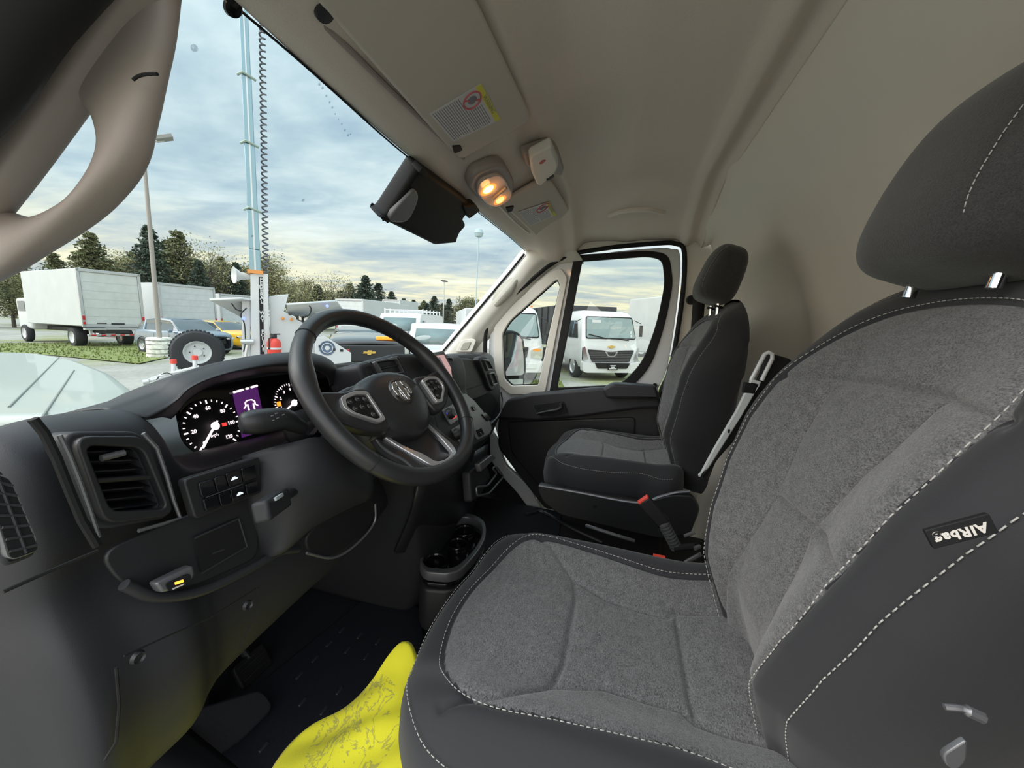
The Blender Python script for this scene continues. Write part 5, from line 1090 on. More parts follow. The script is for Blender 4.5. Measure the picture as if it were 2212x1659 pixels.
# ---- vans
def cargo_van(lab, at_, rz, L=5.6, W=2.0, H=2.08, rack=True, name='cargo_van'):
    v = thing(name,at_,lab,'van',rz=rz); mk=local(v); K=[]
    for (y,hw,zt,zb_) in ((0,.78,.50,.20),(.03,.92,.56,.17),(.14,.97,.60,.16),(.20,.98,.66,.16),(.28,.98,.93,.16),(.34,.98,.99,.16),(.6,.98,1,.16),(.97,.98,.99,.18),(1,.94,.96,.2)):
        y*=L;hw*=W/2;zt*=H;zb_*=H; ins_=.86 if zt>.7*H else .92; K.append([(-hw*.9,y,zb_),(-hw,y,zb_+.1*H),(-hw,y,min(zt*.62,.55*H)),(-hw*ins_,y,zt-.05*H),(-hw*ins_*.9,y,zt),(0,y,zt+.015*H),(hw*ins_*.9,y,zt),(hw*ins_,y,zt-.05*H),(hw,y,min(zt*.62,.55*H)),(hw,y,zb_+.1*H),(hw*.9,y,zb_),(0,y,zb_)])
    link('body',surf(K,4,3,cv=True),m_white,v,world=False,ang=180)
    q=[(-.72*W/2,.195*L,.66*H),(.72*W/2,.195*L,.66*H),(.66*W/2,.275*L,.90*H),(-.66*W/2,.275*L,.90*H)]
    o_=mesh([(x,y-.05,z+.02) for x,y,z in q],[(0,1,2,3)]); link('windscreen',o_,mat('van_glass',(.12,.17,.17),.08,coat=.5),v,world=False,solid=.02)
    for sx in (-1,1):
        a=[(sx*W*.497,.23*L,.60*H),(sx*W*.497,.36*L,.60*H),(sx*W*.455,.36*L,.86*H),(sx*W*.455,.30*L,.86*H)]
        link('side_window',mesh(a,[(0,1,2,3)]),m_tglass,v,world=False,solid=.02)
        mk(MB().box((sx*(W/2+.1),.22*L,.60*H),(.2,.08,.24)),'mirror',m_dk,bevel=.03)
        mk(MB().box((sx*W*.38,.02,.42*H),(.30,.14,.18)),'headlight',m_chrome,bevel=.02)
        wheel(v,sx*(W/2-.14),.17*L,.38,.24,m_alu); wheel(v,sx*(W/2-.14),.78*L,.38,.24,m_alu)
        mk(MB().box((sx*(W/2-.008),.39*L,.45*H),(.02,.012,.60*H)).box((sx*(W/2-.008),.62*L,.45*H),(.02,.012,.60*H)),'door_line',m_dk)
    mk(MB().box((0,.01,.40*H),(W*.5,.12,.22)),'grille',m_dk,bevel=.02)
    mk(MB().box((0,-.04,.24*H),(W*.94,.2,.16)),'bumper',m_dk,bevel=.04)
    if rack:
        b=MB()
        for k in range(6):
            y=(.36+.11*k)*L; b.tube([(-W*.40,y,H*1.06),(W*.40,y,H*1.06)],.025,6)
            for sx in (-1,1): b.tube([(sx*W*.40,y,H*.98),(sx*W*.40,y,H*1.09)],.03,6)
        mk(b,'roof_rack',m_white)
    return v
cargo_van('white cargo van with a roof rack seen above the steering wheel', fa(838,15), math.radians(-76), 5.6)
cargo_van('low white van just left of the passenger pillar', fa(945,10.4), math.radians(-64), 4.4,1.75,1.70,False)
# ---- black pickup behind the trailer
pk = thing('pickup_truck', fa(800,10.2)+np.array((0,0,0)), 'black pickup front with gold bow tie emblem and orange strobe, behind the steering wheel','truck', rz=math.radians(-52)); mk=local(pk)
K=[]
for y,zt in ((0,1.12),(.08,1.22),(.5,1.28),(1.3,1.34),(1.5,1.36)): K.append([(-.98,y,.45),(-1.0,y,.9),(-.96,y,zt-.10),(-.8,y,zt),(0,y,zt+.04),(.8,y,zt),(.96,y,zt-.10),(1.0,y,.9),(.98,y,.45)])
m_blkp=mat('black_paint',(.012,.013,.016),.18,coat=.8)
link('bonnet',surf(K,4,3),m_blkp,pk,world=False,ang=180,solid=.02)
mk(MB().box((0,-.02,.92),(1.7,.12,.42)),'grille',m_dk,bevel=.03)
def bowtie(M4,s_,par): return platep(par,'bow_tie_emblem',[(x*s_,y*s_) for x,y in [(-1,-.16),(-.88,.16),(-.30,.16),(-.24,.36),(.36,.36),(.30,.16),(1,.16),(.88,-.16),(.30,-.16),(.24,-.36),(-.36,-.36),(-.30,-.16)]],M4,.02,mat('gold_emblem',(.75,.50,.12),.3,metal=.5))
bowtie(yplane(-.10)@Matrix.Translation((0,.95,0)),.15,pk)
for sx in (-1,1): mk(MB().box((sx*.82,.0,.98),(.28,.10,.22)),'headlight',m_chrome,bevel=.02)
mk(MB().box((0,-.08,.55),(1.95,.2,.30)),'bumper',m_dk,bevel=.05)
mk(MB().box((.55,.10,1.30),(.75,.10,.09)),'strobe_light',mat('orange_strobe',(.9,.3,.02),.3,emit=(1,.30,.02),estr=.8),bevel=.02)
mk(MB().box((-.05,-.20,.58),(.34,.02,.17)),'number_plate',m_white)
mk(MB().box((0,2.1,.95),(1.95,1.3,.8)),'cab_shell',m_blkp,bevel=.1)
K=[[( -.80,1.45,1.36),(.80,1.45,1.36)],[(-.70,2.5,1.55),(.70,2.5,1.55)]]
link('windscreen',surf(K,1,1),m_tglass,pk,world=False,solid=.03)
for sx in (-1,1): wheel(pk,sx*.85,.9,.42,.28,m_alu); 
# ---- light pole with block base
lp = gnd(348,772); pole = thing('light_pole',lp,'tall grey car park light pole with twin floodlights on a concrete base','light pole'); mk=local(pole); HP=8.15
mk(MB().tube([(0,0,.75),(0,0,HP)],[.085,.055],12),'pole_shaft',mat('pole_grey',(.30,.27,.24),.5))
cb=mk(MB().lathe([(0,.80),(.37,.80),(.42,.74),(.43,0)],(0,0,0),(0,0,1),24),'concrete_base',mat('chipped_paint',(.66,.66,.58),.8,var=.35,vscale=7))
for z in (.18,.36,.54,.70): mk(MB().lathe([(.43,z-.01),(.436,z),(.43,z+.01)],(0,0,0),(0,0,1),24),'block_joint',m_dk,cb)
Rh = rotz(math.atan2(ray(420,280)[1],ray(420,280)[0])-math.pi/2)
mk(MB().tube([Rh@np.array((0,0,HP-.12)),Rh@np.array((.62,.0,HP+.12))],.035,8).tube([Rh@np.array((-.5,0,HP+.05)),Rh@np.array((.3,0,HP-.2))],.03,8),'lamp_arm',m_steel)
a_=math.radians(25); Rt = np.array(((math.cos(a_),0,-math.sin(a_)),(0,1,0),(math.sin(a_),0,math.cos(a_))))
mk(MB().box(Rh@np.array((.62,0,HP+.22)),(.55,.45,.14),Rh@Rt),'floodlight',mat('lamp_housing',(.26,.26,.25),.5),bevel=.02)
mk(MB().box(Rh@np.array((-.45,0,HP+.02)),(.55,.45,.14),Rh@Rt),'floodlight',mat('lamp_housing2',(.26,.26,.25),.5),bevel=.02)
p2 = fa(957,46); pl2 = thing('light_pole',p2,'small distant light pole beyond the parked vans','light pole'); mk=local(pl2)
mk(MB().tube([(0,0,0),(0,0,6.4)],.07,8),'pole_shaft',m_steel); mk(MB().box((0,0,6.45),(.8,.5,.12)),'floodlight',m_dk)
p3 = fa(1026,36); pl3 = thing('light_pole',p3,'hazy thin mast with a round head seen through the right end of the windscreen','light pole'); mk=local(pl3)
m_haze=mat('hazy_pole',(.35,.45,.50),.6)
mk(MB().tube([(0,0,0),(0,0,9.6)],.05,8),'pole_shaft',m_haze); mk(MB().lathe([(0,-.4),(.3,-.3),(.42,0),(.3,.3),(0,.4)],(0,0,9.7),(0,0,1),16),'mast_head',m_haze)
# ---- police surveillance trailer with mast
mb_ = fa(563,8.6); bz_ = gz(mb_[0],mb_[1])
tr_ = thing('surveillance_trailer',(mb_[0],mb_[1],bz_),'white mobile surveillance trailer with open flaps, lettered post and tall telescopic mast','trailer',rz=math.atan2(ray(563,700)[1],ray(563,700)[0])-math.pi/2); mk=local(tr_)
# local frame: +y away from the camera, +x right in view ; metres per px ~ d/FPX*...
rzt = math.atan2(ray(563,700)[1],ray(563,700)[0])-math.pi/2; Rl = rotz(-rzt)
def TL(p, depth=0.):                     # px -> local trailer coordinates on the vertical plane local y = depth
    n = rotz(rzt)@np.array((0,1.,0)); o0 = np.array((mb_[0],mb_[1],bz_))+n*depth; d = ray(*p); t_ = np.dot(o0-CAM,n)/np.dot(d,n); return Rl@(CAM+t_*d-np.array((mb_[0],mb_[1],bz_)))
def TP(y): return yplane(y)
def T2(pts, y=0.): return [(TL(p,y)[0],TL(p,y)[2]) for p in pts]
def tplate(name, pts, y, th, m, par=None, **k): o = plate(name, T2(pts,y), yplane(y), th, m, None, **k); o.parent = par or tr_; return o
post = tplate('post', [(541,592),(579,592),(583,790),(543,790)], 0, .22, m_white, bevel=.01)
strip = tplate('letter_strip', [(559,598),(567,598),(571,770),(562,770)], -.115, .01, m_black, post)
msg = 'FEDERAL  WAY  POLICE'
for i,ch in enumerate(msg):
    if ch==' ': continue
    y_ = 604+i*(764-604)/len(msg); c = TL((564+.035*(y_-604),y_),-.125)
    o_ = text('letter', ch, .085, yplane(-.125)@Matrix.Translation((c[0],c[2],0)), m_white, None, .002, bold=.003); o_.parent = strip
b=MB(); 
segs_=[(592,540,.088),(540,455,.082),(455,315,.076),(315,172,.070),(172,25,.062)]
m_mast = mat('mast_blue_steel',(.25,.38,.44),.35,metal=.4)
for y0,y1,r in segs_:
    a=TL((552,592)); z0=TL((550,y0))[2]; z1=TL((545,y1))[2]
    mk(MB().box((a[0],0,(z0+z1)/2),(r*2,r*2,z1-z0)),'mast_section',m_mast,bevel=.01)
    mk(MB().box((a[0],-r*.9,(z0+z1)/2),(r*.3,.02,z1-z0)),'mast_rib',m_steel)
    if y1<540 and y1>30:
        cl=MB().tube([(a[0]-.13,-.05,z1-.02),(a[0]-.05,-.09,z1+.03),(a[0]+.05,-.09,z1+.0),(a[0]+.13,-.05,z1-.02)],.02,6); mk(cl,'mast_collar',mat('collar',(.30,.38,.33),.6))
mk(MB().box((TL((552,592))[0],-.02,TL((552,592))[2]+.03),(.24,.26,.06)),'amber_band',mat('orange_tape',(.75,.30,.08),.5))
mk(MB().box((TL((545,20))[0]-.02,0,TL((545,20))[2]),(.35,.10,.10)),'camera_bracket',m_steel)
# coiled cable
c0=TL((574,598)); c1=TL((566,45)); N_=44*10; pts=[]
for i in range(N_):
    t_=i/N_; q=c0*(1-t_)+c1*t_; a=2*math.pi*i/10; pts.append(q+np.array((.042*math.cos(a),.042*math.sin(a)-.05,0)))
mk(MB().tube(pts,.014,5),'coiled_cable',mat('cable_grey',(.10,.11,.13),.5),ang=180)
# horn speaker
hc_=TL((505,594),-.1); mk(MB().lathe([(.03,.34),(.05,.20),(.07,.10),(.14,.0),(.145,.0),(.05,.05),(.0,.06)],hc_,(1,.35,0),20),'horn_speaker',m_whiteD)
mk(MB().tube([hc_+np.array((.3,.1,0)),TL((545,598),0)],.03,8),'horn_bracket',m_steel)
tplate('left_flap',[(452,646),(525,660),(525,682)],.35,.03,mat('panel_under',(.36,.37,.38),.5),bevel=.004)
q=[TL((452,645),-.1),TL((522,642),-.3),TL((524,684),.35),TL((560,650),.35)]
link('flap_panel',mesh([q[0],q[1],q[3],q[2]],[(0,1,2,3)]),m_whiteD,tr_,world=False,solid=.04)
q=[TL((618,655),-.3),TL((727,648),-.1),TL((742,668),.2),TL((745,690),.3),TL((622,676),.3)]
link('flap_panel',mesh(q,[(0,1,2,3,4)]),m_whiteD,tr_,world=False,solid=.04)
q=[TL((622,676),.3),TL((725,680),.3),TL((728,700),.3),TL((650,702),.3)]
tplate('housing',[(582,640),(622,636),(612,672),(640,690),(690,715),(700,800),(584,800)],.30,.5,m_white,bevel=.02)
tplate('housing',[(523,646),(541,650),(541,790),(523,790)],.15,.3,m_white,bevel=.01)
tplate('skirt_panel',[(680,730),(700,725),(758,762),(758,782),(680,790)],-.05,.10,m_white,bevel=.01)
tplate('flap_strut',[(642,690),(700,702),(702,706),(640,695)],.1,.03,m_dk)
# seal and lettering on the skirt
c=TL((707,752),-.105); o_=MB().lathe([(0,.0),(.14,.0),(.145,-.004)],c,(0,1,0),28); sl=mk(o_,'round_seal',mat('seal_blue',(.10,.14,.22),.5))
mk(MB().tube([c+np.array((.10*math.cos(a),-.008,.10*math.sin(a))) for a in np.linspace(0,2*math.pi,25)[:-1]],.008,6,cyc=True).lathe([(0,-.002),(.045,-.002),(.05,0)],c+np.array((0,-.004,.0)),(0,1,0),6),'seal_ring',m_white,sl)
for p,w_ in (((690,748),.03),((722,755),.05),((738,757),.06)):
    c=TL(p,-.105); mk(MB().box(c,(w_,.004,.05)),'small_lettering',m_dk)
for p,mm_ in (((611,688),m_amber),((630,690),m_amber),((752,757),m_redlt)):
    mk(MB().lathe([(0,-.03),(.022,-.025),(.03,0)],TL(p,.0),(0,1,0),14),'marker_light',mm_)
for p in ((707,661),(526,688)):
    mk(MB().lathe([(0,-.04),(.02,-.03),(.03,0)],TL(p,-.2),(0,1,0),12),'blue_strobe',mat('blue_strobe',(.1,.1,.9),.3,emit=(.15,.2,1),estr=3))
for pts in ([(533,665),(520,680),(528,700),(530,740),(526,760)],[(655,684),(668,680),(672,668),(668,660)],[(500,655),(510,668),(522,672)]):
    mk(MB().tube(catm([TL(p,-.12) for p in pts],4),.012,6),'cable',m_dk)
mk(MB().tube([TL((520,738),-.15),TL((548,738),-.15)],.05,10).tube([TL((535,745),-.15),TL((530,775),-.15)],.03,8),'winch',m_steel)
# fire extinguisher hangs on the trailer
ex = thing('fire_extinguisher',Rl.T@TL((593,768),-.25)+np.array((mb_[0],mb_[1],bz_)),'red fire extinguisher strapped to the trailer beside the lettered post','fire extinguisher'); mk2=local(ex); e0=TL((593,768),-.25)[2]; sc_=(TL((593,722),-.25)[2]-e0)
mk2(MB().lathe([(0,0),(.10,0),(.115,.03),(.115,sc_*.62),(.09,sc_*.75),(.035,sc_*.82),(.03,sc_*.86)],(0,0,0),(0,0,1),20),'cylinder',m_red)
mk2(MB().lathe([(.1155,sc_*.30),(.119,sc_*.31),(.119,sc_*.38),(.1155,sc_*.39)],(0,0,0),(0,0,1),20),'strap',m_white)
mk2(MB().box((0,0,sc_*.92),(.07,.07,.08)).box((.05,0,sc_*1.0),(.16,.03,.02)),'valve',m_dk); mk2(MB().tube([(0,0,sc_*.9),(-.12,-.02,sc_*.8),(-.13,-.02,sc_*.3)],.014,6),'hose',m_dk)
# spare wheel and tongue of a trailer
ty = thing('spare_wheel',(0,0,0),'big black off road tyre with a white steel rim standing by the dashboard edge','wheel'); 
cw = CAM+ray(427,760)*7.6; axw = _n(rotz(-.35)@(-ray(440,760)*np.array((1,1,0)))+np.array((.35,-.25,0)))
ty.location = cw
b=MB().lathe([(.22,-.17),(.30,-.19),(.385,-.17),(.42,-.12),(.425,0),(.42,.12),(.385,.17),(.30,.19),(.22,.17)],(0,0,0),axw,40); tw=local(ty)(b,'tyre',m_tire)
b=MB(); a1=_n(np.cross(axw,(0,0,1))); a2=np.cross(axw,a1)
for k in range(40):
    a=2*math.pi*k/40; d=a1*math.cos(a)+a2*math.sin(a); R3=np.array([d,np.cross(axw,d),axw]).T
    for s__ in (-.085,.085): b.box(d*.425+axw*s__,(.022,.040,.075),R3)
local(ty)(b,'tread',m_tire,tw)
local(ty)(MB().lathe([(.225,.165),(.215,.18),(.20,.15),(.17,.09),(.09,.10),(.07,.14),(.0,.14)],(0,0,0),axw,32),'rim',m_whiteD)
b=MB()
for k in range(5): a=2*math.pi*k/5; b.lathe([(0,.012),(.013,.012),(.013,0)],a1*math.cos(a)*.12+a2*math.sin(a)*.12+axw*.10,axw,8)
local(ty)(b,'wheel_nut',m_dk)
tg_ = thing('trailer_tongue',fa(360,7.0)+np.array((0,0,.45)),'white trailer coupling frame with two red topped jacks below the spare wheel','trailer hitch')
def A_(p,d): return CAM+ray(*p)*d
b=MB(); 
for p,q in (((310,826),(400,802)),((322,836),(440,800)),((345,812),(430,792)),((350,832),(352,808)),((375,826),(372,804)),((318,822),(345,812)),((400,812),(430,800))): b.tube([A_(p,7.0),A_(q,7.25)],.028,8)
b.build('tongue_frame',m_white,tg_); MB().tube([A_((309,826),6.95),A_((322,824),7.0)],.05,12).build('coupler',m_steel,tg_)
for x,y0,y1 in ((375,783,806),(421,775,812)):
    MB().tube([A_((x,y1),7.1),A_((x,y0),7.1)],.035,10).build('jack_post',m_white,tg_)
    MB().lathe([(0,.08),(.045,.075),(.05,0)],A_((x,y0+2),7.1),(0,0,1),12).build('jack_cap',m_red,tg_)
MB().tube(catm([A_(p,7.0) for p in [(338,820),(350,808),(365,806),(380,815),(398,812)]],4),.010,6).build('safety_chain',m_dk,tg_)
# ---- our own bonnet seen over the dash
PHd = Pl((-.3,1.8,.79),(1,0,0),(0,1,-.06))
hd = plate('van_bonnet', rnd(PHd.pxs([(-400,800),(-300,765),(-100,757),(0,760),(90,763),(170,778),(240,803),(290,838),(316,872),(280,892),(-200,905)]),.10,6), PHd, .08, mat('bonnet_paint',(.34,.365,.33),.45,coat=.2), None, off=-.04, bevel=.03)
tag(hd,'pale white van bonnet seen low through the windscreen above the dashboard','bonnet')
for a,b_ in (((128,772),(20,880)),((160,800),(90,905))):
    MB().tube([PHd.w(*PHd.px(a),.001),PHd.w(*PHd.px(b_),.001)],.0025,6).build('bonnet_seam',mat('seam_grey',(.20,.21,.19),.7),hd)
# ---- cab-over trucks facing us beyond the passenger door
def lcf(lab, c, rz, kind):
    tk=thing('cab_over_truck',c,lab,'truck',rz=rz); mk=local(tk); W=2.0; H=2.28
    K=[]
    for z,y0,hw in ((.42,.06,.93),(.62,.0,.99),(.95,.0,1.0),(1.25,.03,1.0),(1.40,.06,.985),(1.95,.26,.93),(2.15,.38,.89),(2.25,.52,.80),(2.28,.75,.6)):
        K.append([(-hw,1.75,z),(-hw,.9,z),(-hw,y0+.22,z),(-hw*.96,y0+.08,z),(-hw*.8,y0+.015,z),(0,y0,z),(hw*.8,y0+.015,z),(hw*.96,y0+.08,z),(hw,y0+.22,z),(hw,.9,z),(hw,1.75,z)])
    cabm=link('cab',surf(K,4,4),m_white,tk,world=False,ang=180)
    mk(MB().box((0,1.25,2.26),(1.5,1.0,.06)),'cab_roof',m_white,bevel=.02)
    # windscreen on the raked plane
    Mw = Matrix(((1,0,0,0),(0,math.sin(.345),-math.cos(.345),.045),(0,math.cos(.345),math.sin(.345),1.38),(0,0,0,1)))
    ws=platep(tk,'windscreen',rnd([(-.86,.02),(.86,.02),(.80,.72),(-.80,.72)],.07,5),Mw,.03,mat('truck_glass',(.16,.22,.22),.08,coat=.6)); 
    platep(tk,'windscreen_border',rnd([(-.89,-.01),(.89,-.01),(.83,.76),(-.83,.76)],.08,5),Mw,.02,m_black)
    for s_,(a,b__) in enumerate((((-.80,.10),(-.15,-.05)),((-.05,-.02),(.60,-.10)))):
        p=Mw@Vector((a[0],a[1]+.02,.05)); q_=Mw@Vector((b__[0],b__[1]+.03,.05)); mk(MB().tube([tuple(p),tuple(q_)],.016,6),'wiper',m_black)
    mk(MB().box((.0,1.6,2.0),(.01,.01,.01)),'cab_pin',m_white) if False else None
    if kind=='chev':
        bowtie(yplane(-.02)@Matrix.Translation((0,1.12,0)),.14,tk)
        platep(tk,'grille',rnd([(-.82,1.02),(-.30,1.00),(0,.96),(.30,1.00),(.82,1.02),(.66,.62),(-.66,.62)],.04,4),yplane(-.01),.06,m_dk)
        b=MB()
        for k in range(6): b.box((0,-.045,.66+k*.055),(1.36+.03*k,.02,.012))
        mk(b,'grille_bar',m_satin)
        platep(tk,'grille_shield',rnd([(-.24,.97),(.24,.97),(.12,.80),(-.12,.80)],.05,5),yplane(-.05),.02,m_silver); platep(tk,'shield_centre',rnd([(-.17,.95),(.17,.95),(.09,.83),(-.09,.83)],.04,5),yplane(-.065),.02,m_dk)
        for sx in (-1,1):
            hl_=[(sx*.99,1.08),(sx*.93,1.12),(sx*.80,.70),(sx*.98,.66)]; hl_=hl_ if sx<0 else hl_[::-1]
            platep(tk,'headlight',rnd(hl_,.02,3),yplane(.01),.10,m_chrome)
        platep(tk,'bumper',rnd([(-1.02,.64),(-.68,.58),(.68,.58),(1.02,.64),(1.02,.34),(.9,.28),(-.9,.28),(-1.02,.34)],.06,4),yplane(-.05),.22,m_white)
        platep(tk,'lower_grille',rnd([(-.62,.60),(.62,.60),(.52,.42),(-.52,.42)],.04,4),yplane(-.17),.04,m_black)
        pl_=platep(tk,'front_sign',rnd([(-.17,.57),(.17,.57),(.17,.38),(-.17,.38)],.01,2),yplane(-.21),.02,m_black)
        for z_,w_ in ((.52,.2),(.47,.12),(.42,.26)): mk(MB().box((0,-.225,z_),(w_,.006,.028)),'sign_lettering',m_white,pl_)
        p=Mw@Vector((-.48,.58,.03)); mk(MB().box(tuple(p),(.30,.01,.09)),'windscreen_sticker',m_white)
        for z_ in (.22,.10): p=Mw@Vector((.72,z_,.03)); mk(MB().box(tuple(p),(.06,.01,.09)),'windscreen_sticker',m_white)
    else:
        platep(tk,'grille',rnd([(-.55,1.10),(.55,1.10),(.5,.78),(-.5,.78)],.04,4),yplane(-.01),.05,m_dk)
        for sx in (-1,1):
            h1=[(sx*.98,1.12),(sx*.62,1.02),(sx*.62,.78),(sx*.97,.76)]; h1=h1 if sx<0 else h1[::-1]
            platep(tk,'headlight',rnd(h1,.03,3),yplane(.0),.10,m_chrome)
            mk(MB().box((sx*.80,-.06,1.02),(.22,.03,.07)),'turn_signal',m_amber)
        platep(tk,'bumper',rnd([(-1.0,.70),(1.0,.70),(1.0,.36),(-1.0,.36)],.06,4),yplane(-.05),.22,m_white); mk(MB().box((.55,-.17,.55),(.42,.02,.14)),'number_plate',m_whiteD)
        for x_ in (-.75,-.2,0,.2,.75): mk(MB().lathe([(0,.05),(.03,.04),(.04,0)],(x_,.62,2.29),(0,0,1),10),'marker_light',mat('orange_marker',(.8,.2,.03),.4))
    for sx in (-1,1):
        mk(MB().box((sx*1.17,.25,1.65),(.10,.06,.38)).tube([(sx*.95,.35,2.0),(sx*1.17,.28,1.9)],.015,6),'mirror',m_dk,bevel=.02)
        a=[(sx*1.003,.45,1.38),(sx*1.003,1.35,1.38),(sx*.95,1.35,1.95),(sx*.95,.72,1.95)]; link('side_window',mesh(a,[(0,1,2,3)]),m_tglass,tk,world=False,solid=.02)
        wheel(tk,sx*.86,.85,.40,.26,m_alu); wheel(tk,sx*.86,4.6,.40,.40,m_alu)
    mk(MB().box((0,3.2,.62),(.8,5.4,.22)),'chassis',m_dk)
    if kind=='chev':
        mk(MB().box((-.0,4.2,1.75),(2.36,4.2,1.55)),'dump_body',mat('dump_dark',(.035,.037,.04),.5),bevel=.03)
        b=MB()
        for k in range(5): b.box((-1.19,2.5+k*.85,1.75),(.06,.08,1.5))
        mk(b,'body_rib',m_dk)
    else: mk(MB().box((0,4.4,1.55),(2.3,4.6,1.4)),'cargo_body',m_boxw,bevel=.03)
    return tk
Aa,Bb=gnd(1244,822),gnd(1384,822); lcf('white cab-over truck with gold bow tie and dark dump body outside the passenger window',(Aa+Bb)/2,math.atan2((Bb-Aa)[1],(Bb-Aa)[0]),'chev')
cc_=gnd(1100,829); lcf('white cab-over truck with orange roof markers seen through the small quarter window',cc_,math.radians(-62),'gmc')
# red truck behind, wheel showing
rt=thing('red_truck',fa(1290,25),'red truck standing behind the white cab-over truck','truck',rz=math.radians(-63)+math.pi/2*0); mk=local(rt)
mk(MB().box((-2.0,0,1.35),(2.6,2.0,1.3)).box((2.6,0,1.25),(2.2,2.0,1.1)),'red_body',mat('red_paint',(.50,.03,.05),.3,coat=.5),bevel=.12)
mk(MB().box((0,.3,.75),(7,1.4,.25)),'chassis',m_dk)
for x_ in (-2.1,2.6):
    b=MB().lathe([(.3,-.14),(.47,-.14),(.5,-.1),(.5,.1),(.47,.14),(.3,.14)],(x_,-1.0,.5),(0,1,0),26); wl=mk(b,'wheel',m_tire); mk(MB().lathe([(0,-.05),(.1,-.06),(.12,-.02),(.28,-.04),(.31,-.14)],(x_,-1.0,.5),(0,1,0),10),'rim',m_alu,wl)
wb=thing('box_truck',fa(1480,19),'white box body with a rack of bars at the right edge of the passenger window','truck',rz=math.radians(-60)); mk=local(wb)
mk(MB().box((0,0,1.9),(2.6,5,2.5)),'cargo_box',m_boxw,bevel=.04); mk(MB().tube([(-1.6,-2.5,3.5),(1.4,-2.5,3.5)],.04,6).tube([(-1.6,-2.5,3.5),(-1.2,-2.5,3.1)],.04,6).tube([(-1.2,-2.5,3.75),(-.9,-2.5,3.2)],.04,6),'roof_rack',m_dk); mk(MB().box((0,0,.7),(.9,4.4,.3)),'chassis',m_dk); wheel(wb,-1.0,-1.5); wheel(wb,1.0,-1.5)
# passenger door mirror
dm=thing('door_mirror',(1.12,.55,.72),'black framed passenger door mirror just outside the quarter window','mirror')
mc=at(1110,774,'x',1.13); nm=_n((CAM-mc)*np.array((1,1,0))/np.linalg.norm(CAM-mc)*1.0+np.array((-.55,-1.25,.02))*1.0)
PMr=Pl(mc,np.cross((0,0,1),-nm),(0,0,1)); 
if np.dot(PMr.n,CAM-mc)<0: PMr=Pl(mc,-PMr.u,(0,0,1))
mo=rnd(PMr.pxs([(1081,722),(1098,714),(1118,715),(1134,728),(1139,770),(1140,822),(1128,841),(1100,840),(1082,826)]),.03,6)
plate('mirror_shell',mo,PMr,.07,m_black,dm,off=-.04,bevel=.02)
plate('mirror_glass',rnd(PMr.pxs([(1085,727),(1100,720),(1114,721),(1127,732),(1131,770),(1132,810),(1085,812)]),.025,6),PMr,.004,mat('mirror_silver',(.9,.92,.93),.01,metal=1.),dm,off=-.001)
plate('wide_angle_glass',rnd(PMr.pxs([(1087,820),(1130,818),(1129,834),(1100,835)]),.012,5),PMr,.004,mat('mirror_silver2',(.85,.9,.9),.06,metal=1.),dm,off=-.001)
MB().tube([PMr.w(0,0,-.05),at(1086,800,'x',.93)],.02,8).build('mirror_arm',m_black,dm)
# seen in that mirror: a white van with a red side standing behind us
cargo_van('white van standing behind, seen only in the passenger door mirror',(5.5,-9.5,gz(5.5,-9.5)),math.radians(200),5.4,1.95,2.1,False)
rb=thing('red_box_truck',(3.6,-6.5,gz(3.6,-6.5)),'truck with a red side seen only in the passenger door mirror','truck'); mk=local(rb)
mk(MB().box((0,-2.0,1.6),(1.6,4,2.6)),'red_side',mat('red_side',(.6,.05,.06),.5),bevel=.05); wheel(rb,-.7,-.5); wheel(rb,.7,-.5); wheel(rb,-.7,-3.5); wheel(rb,.7,-3.5)
# ================================================================ TREES
def leafmesh(pts, nrm_sz, seed, droop=0.):
    r = np.random.default_rng(seed); n=len(pts); sz=r.uniform(*nrm_sz,n); a=r.normal(size=(n,3)); a/=np.linalg.norm(a,axis=1)[:,None]; b=r.normal(size=(n,3)); b-=a*(a*b).sum(1)[:,None]; b/=np.linalg.norm(b,axis=1)[:,None]
    a*=sz[:,None]; b*=(sz*.6)[:,None]; V=np.stack([pts-a,pts+b*.8,pts+a,pts-b*.8],1).reshape(-1,3); F=np.arange(4*n).reshape(-1,4)
    me=bpy.data.meshes.new('foliage'); me.from_pydata(V.tolist(),[],F.tolist()); me.update(); return me
def conifer(H=10,seed=1,R=2.6,n=7000):
    r=np.random.default_rng(seed); pts=[]; b=MB().tube([(0,0,0),(0,0,H*.98)],[.18,.02],7)
    k=0
    while len(pts)<n:
        t_=r.uniform(.06,1)**.9; z=H*(1-.92*(1-t_)) ; L=R*(1-t_)**.75*r.uniform(.55,1.15)+.12; a=r.uniform(0,2*math.pi); m=int(10+26*L/R)
        if k%3==0: b.tube([(0,0,z),(L*math.cos(a),L*math.sin(a),z-.22*L)],[.035,.008],4)
        k+=1
        s_=r.uniform(.12,1,m); sp_=.10+.16*s_*L/R*1.6
        x=s_*L; yy=r.normal(0,1,m)*sp_; zz_=z-.22*x*s_*1.3+.10*x+r.normal(0,.07,m)
        for i in range(m): pts.append((x[i]*math.cos(a)-yy[i]*math.sin(a),x[i]*math.sin(a)+yy[i]*math.cos(a),zz_[i]))
    return np.array(pts[:n]),b
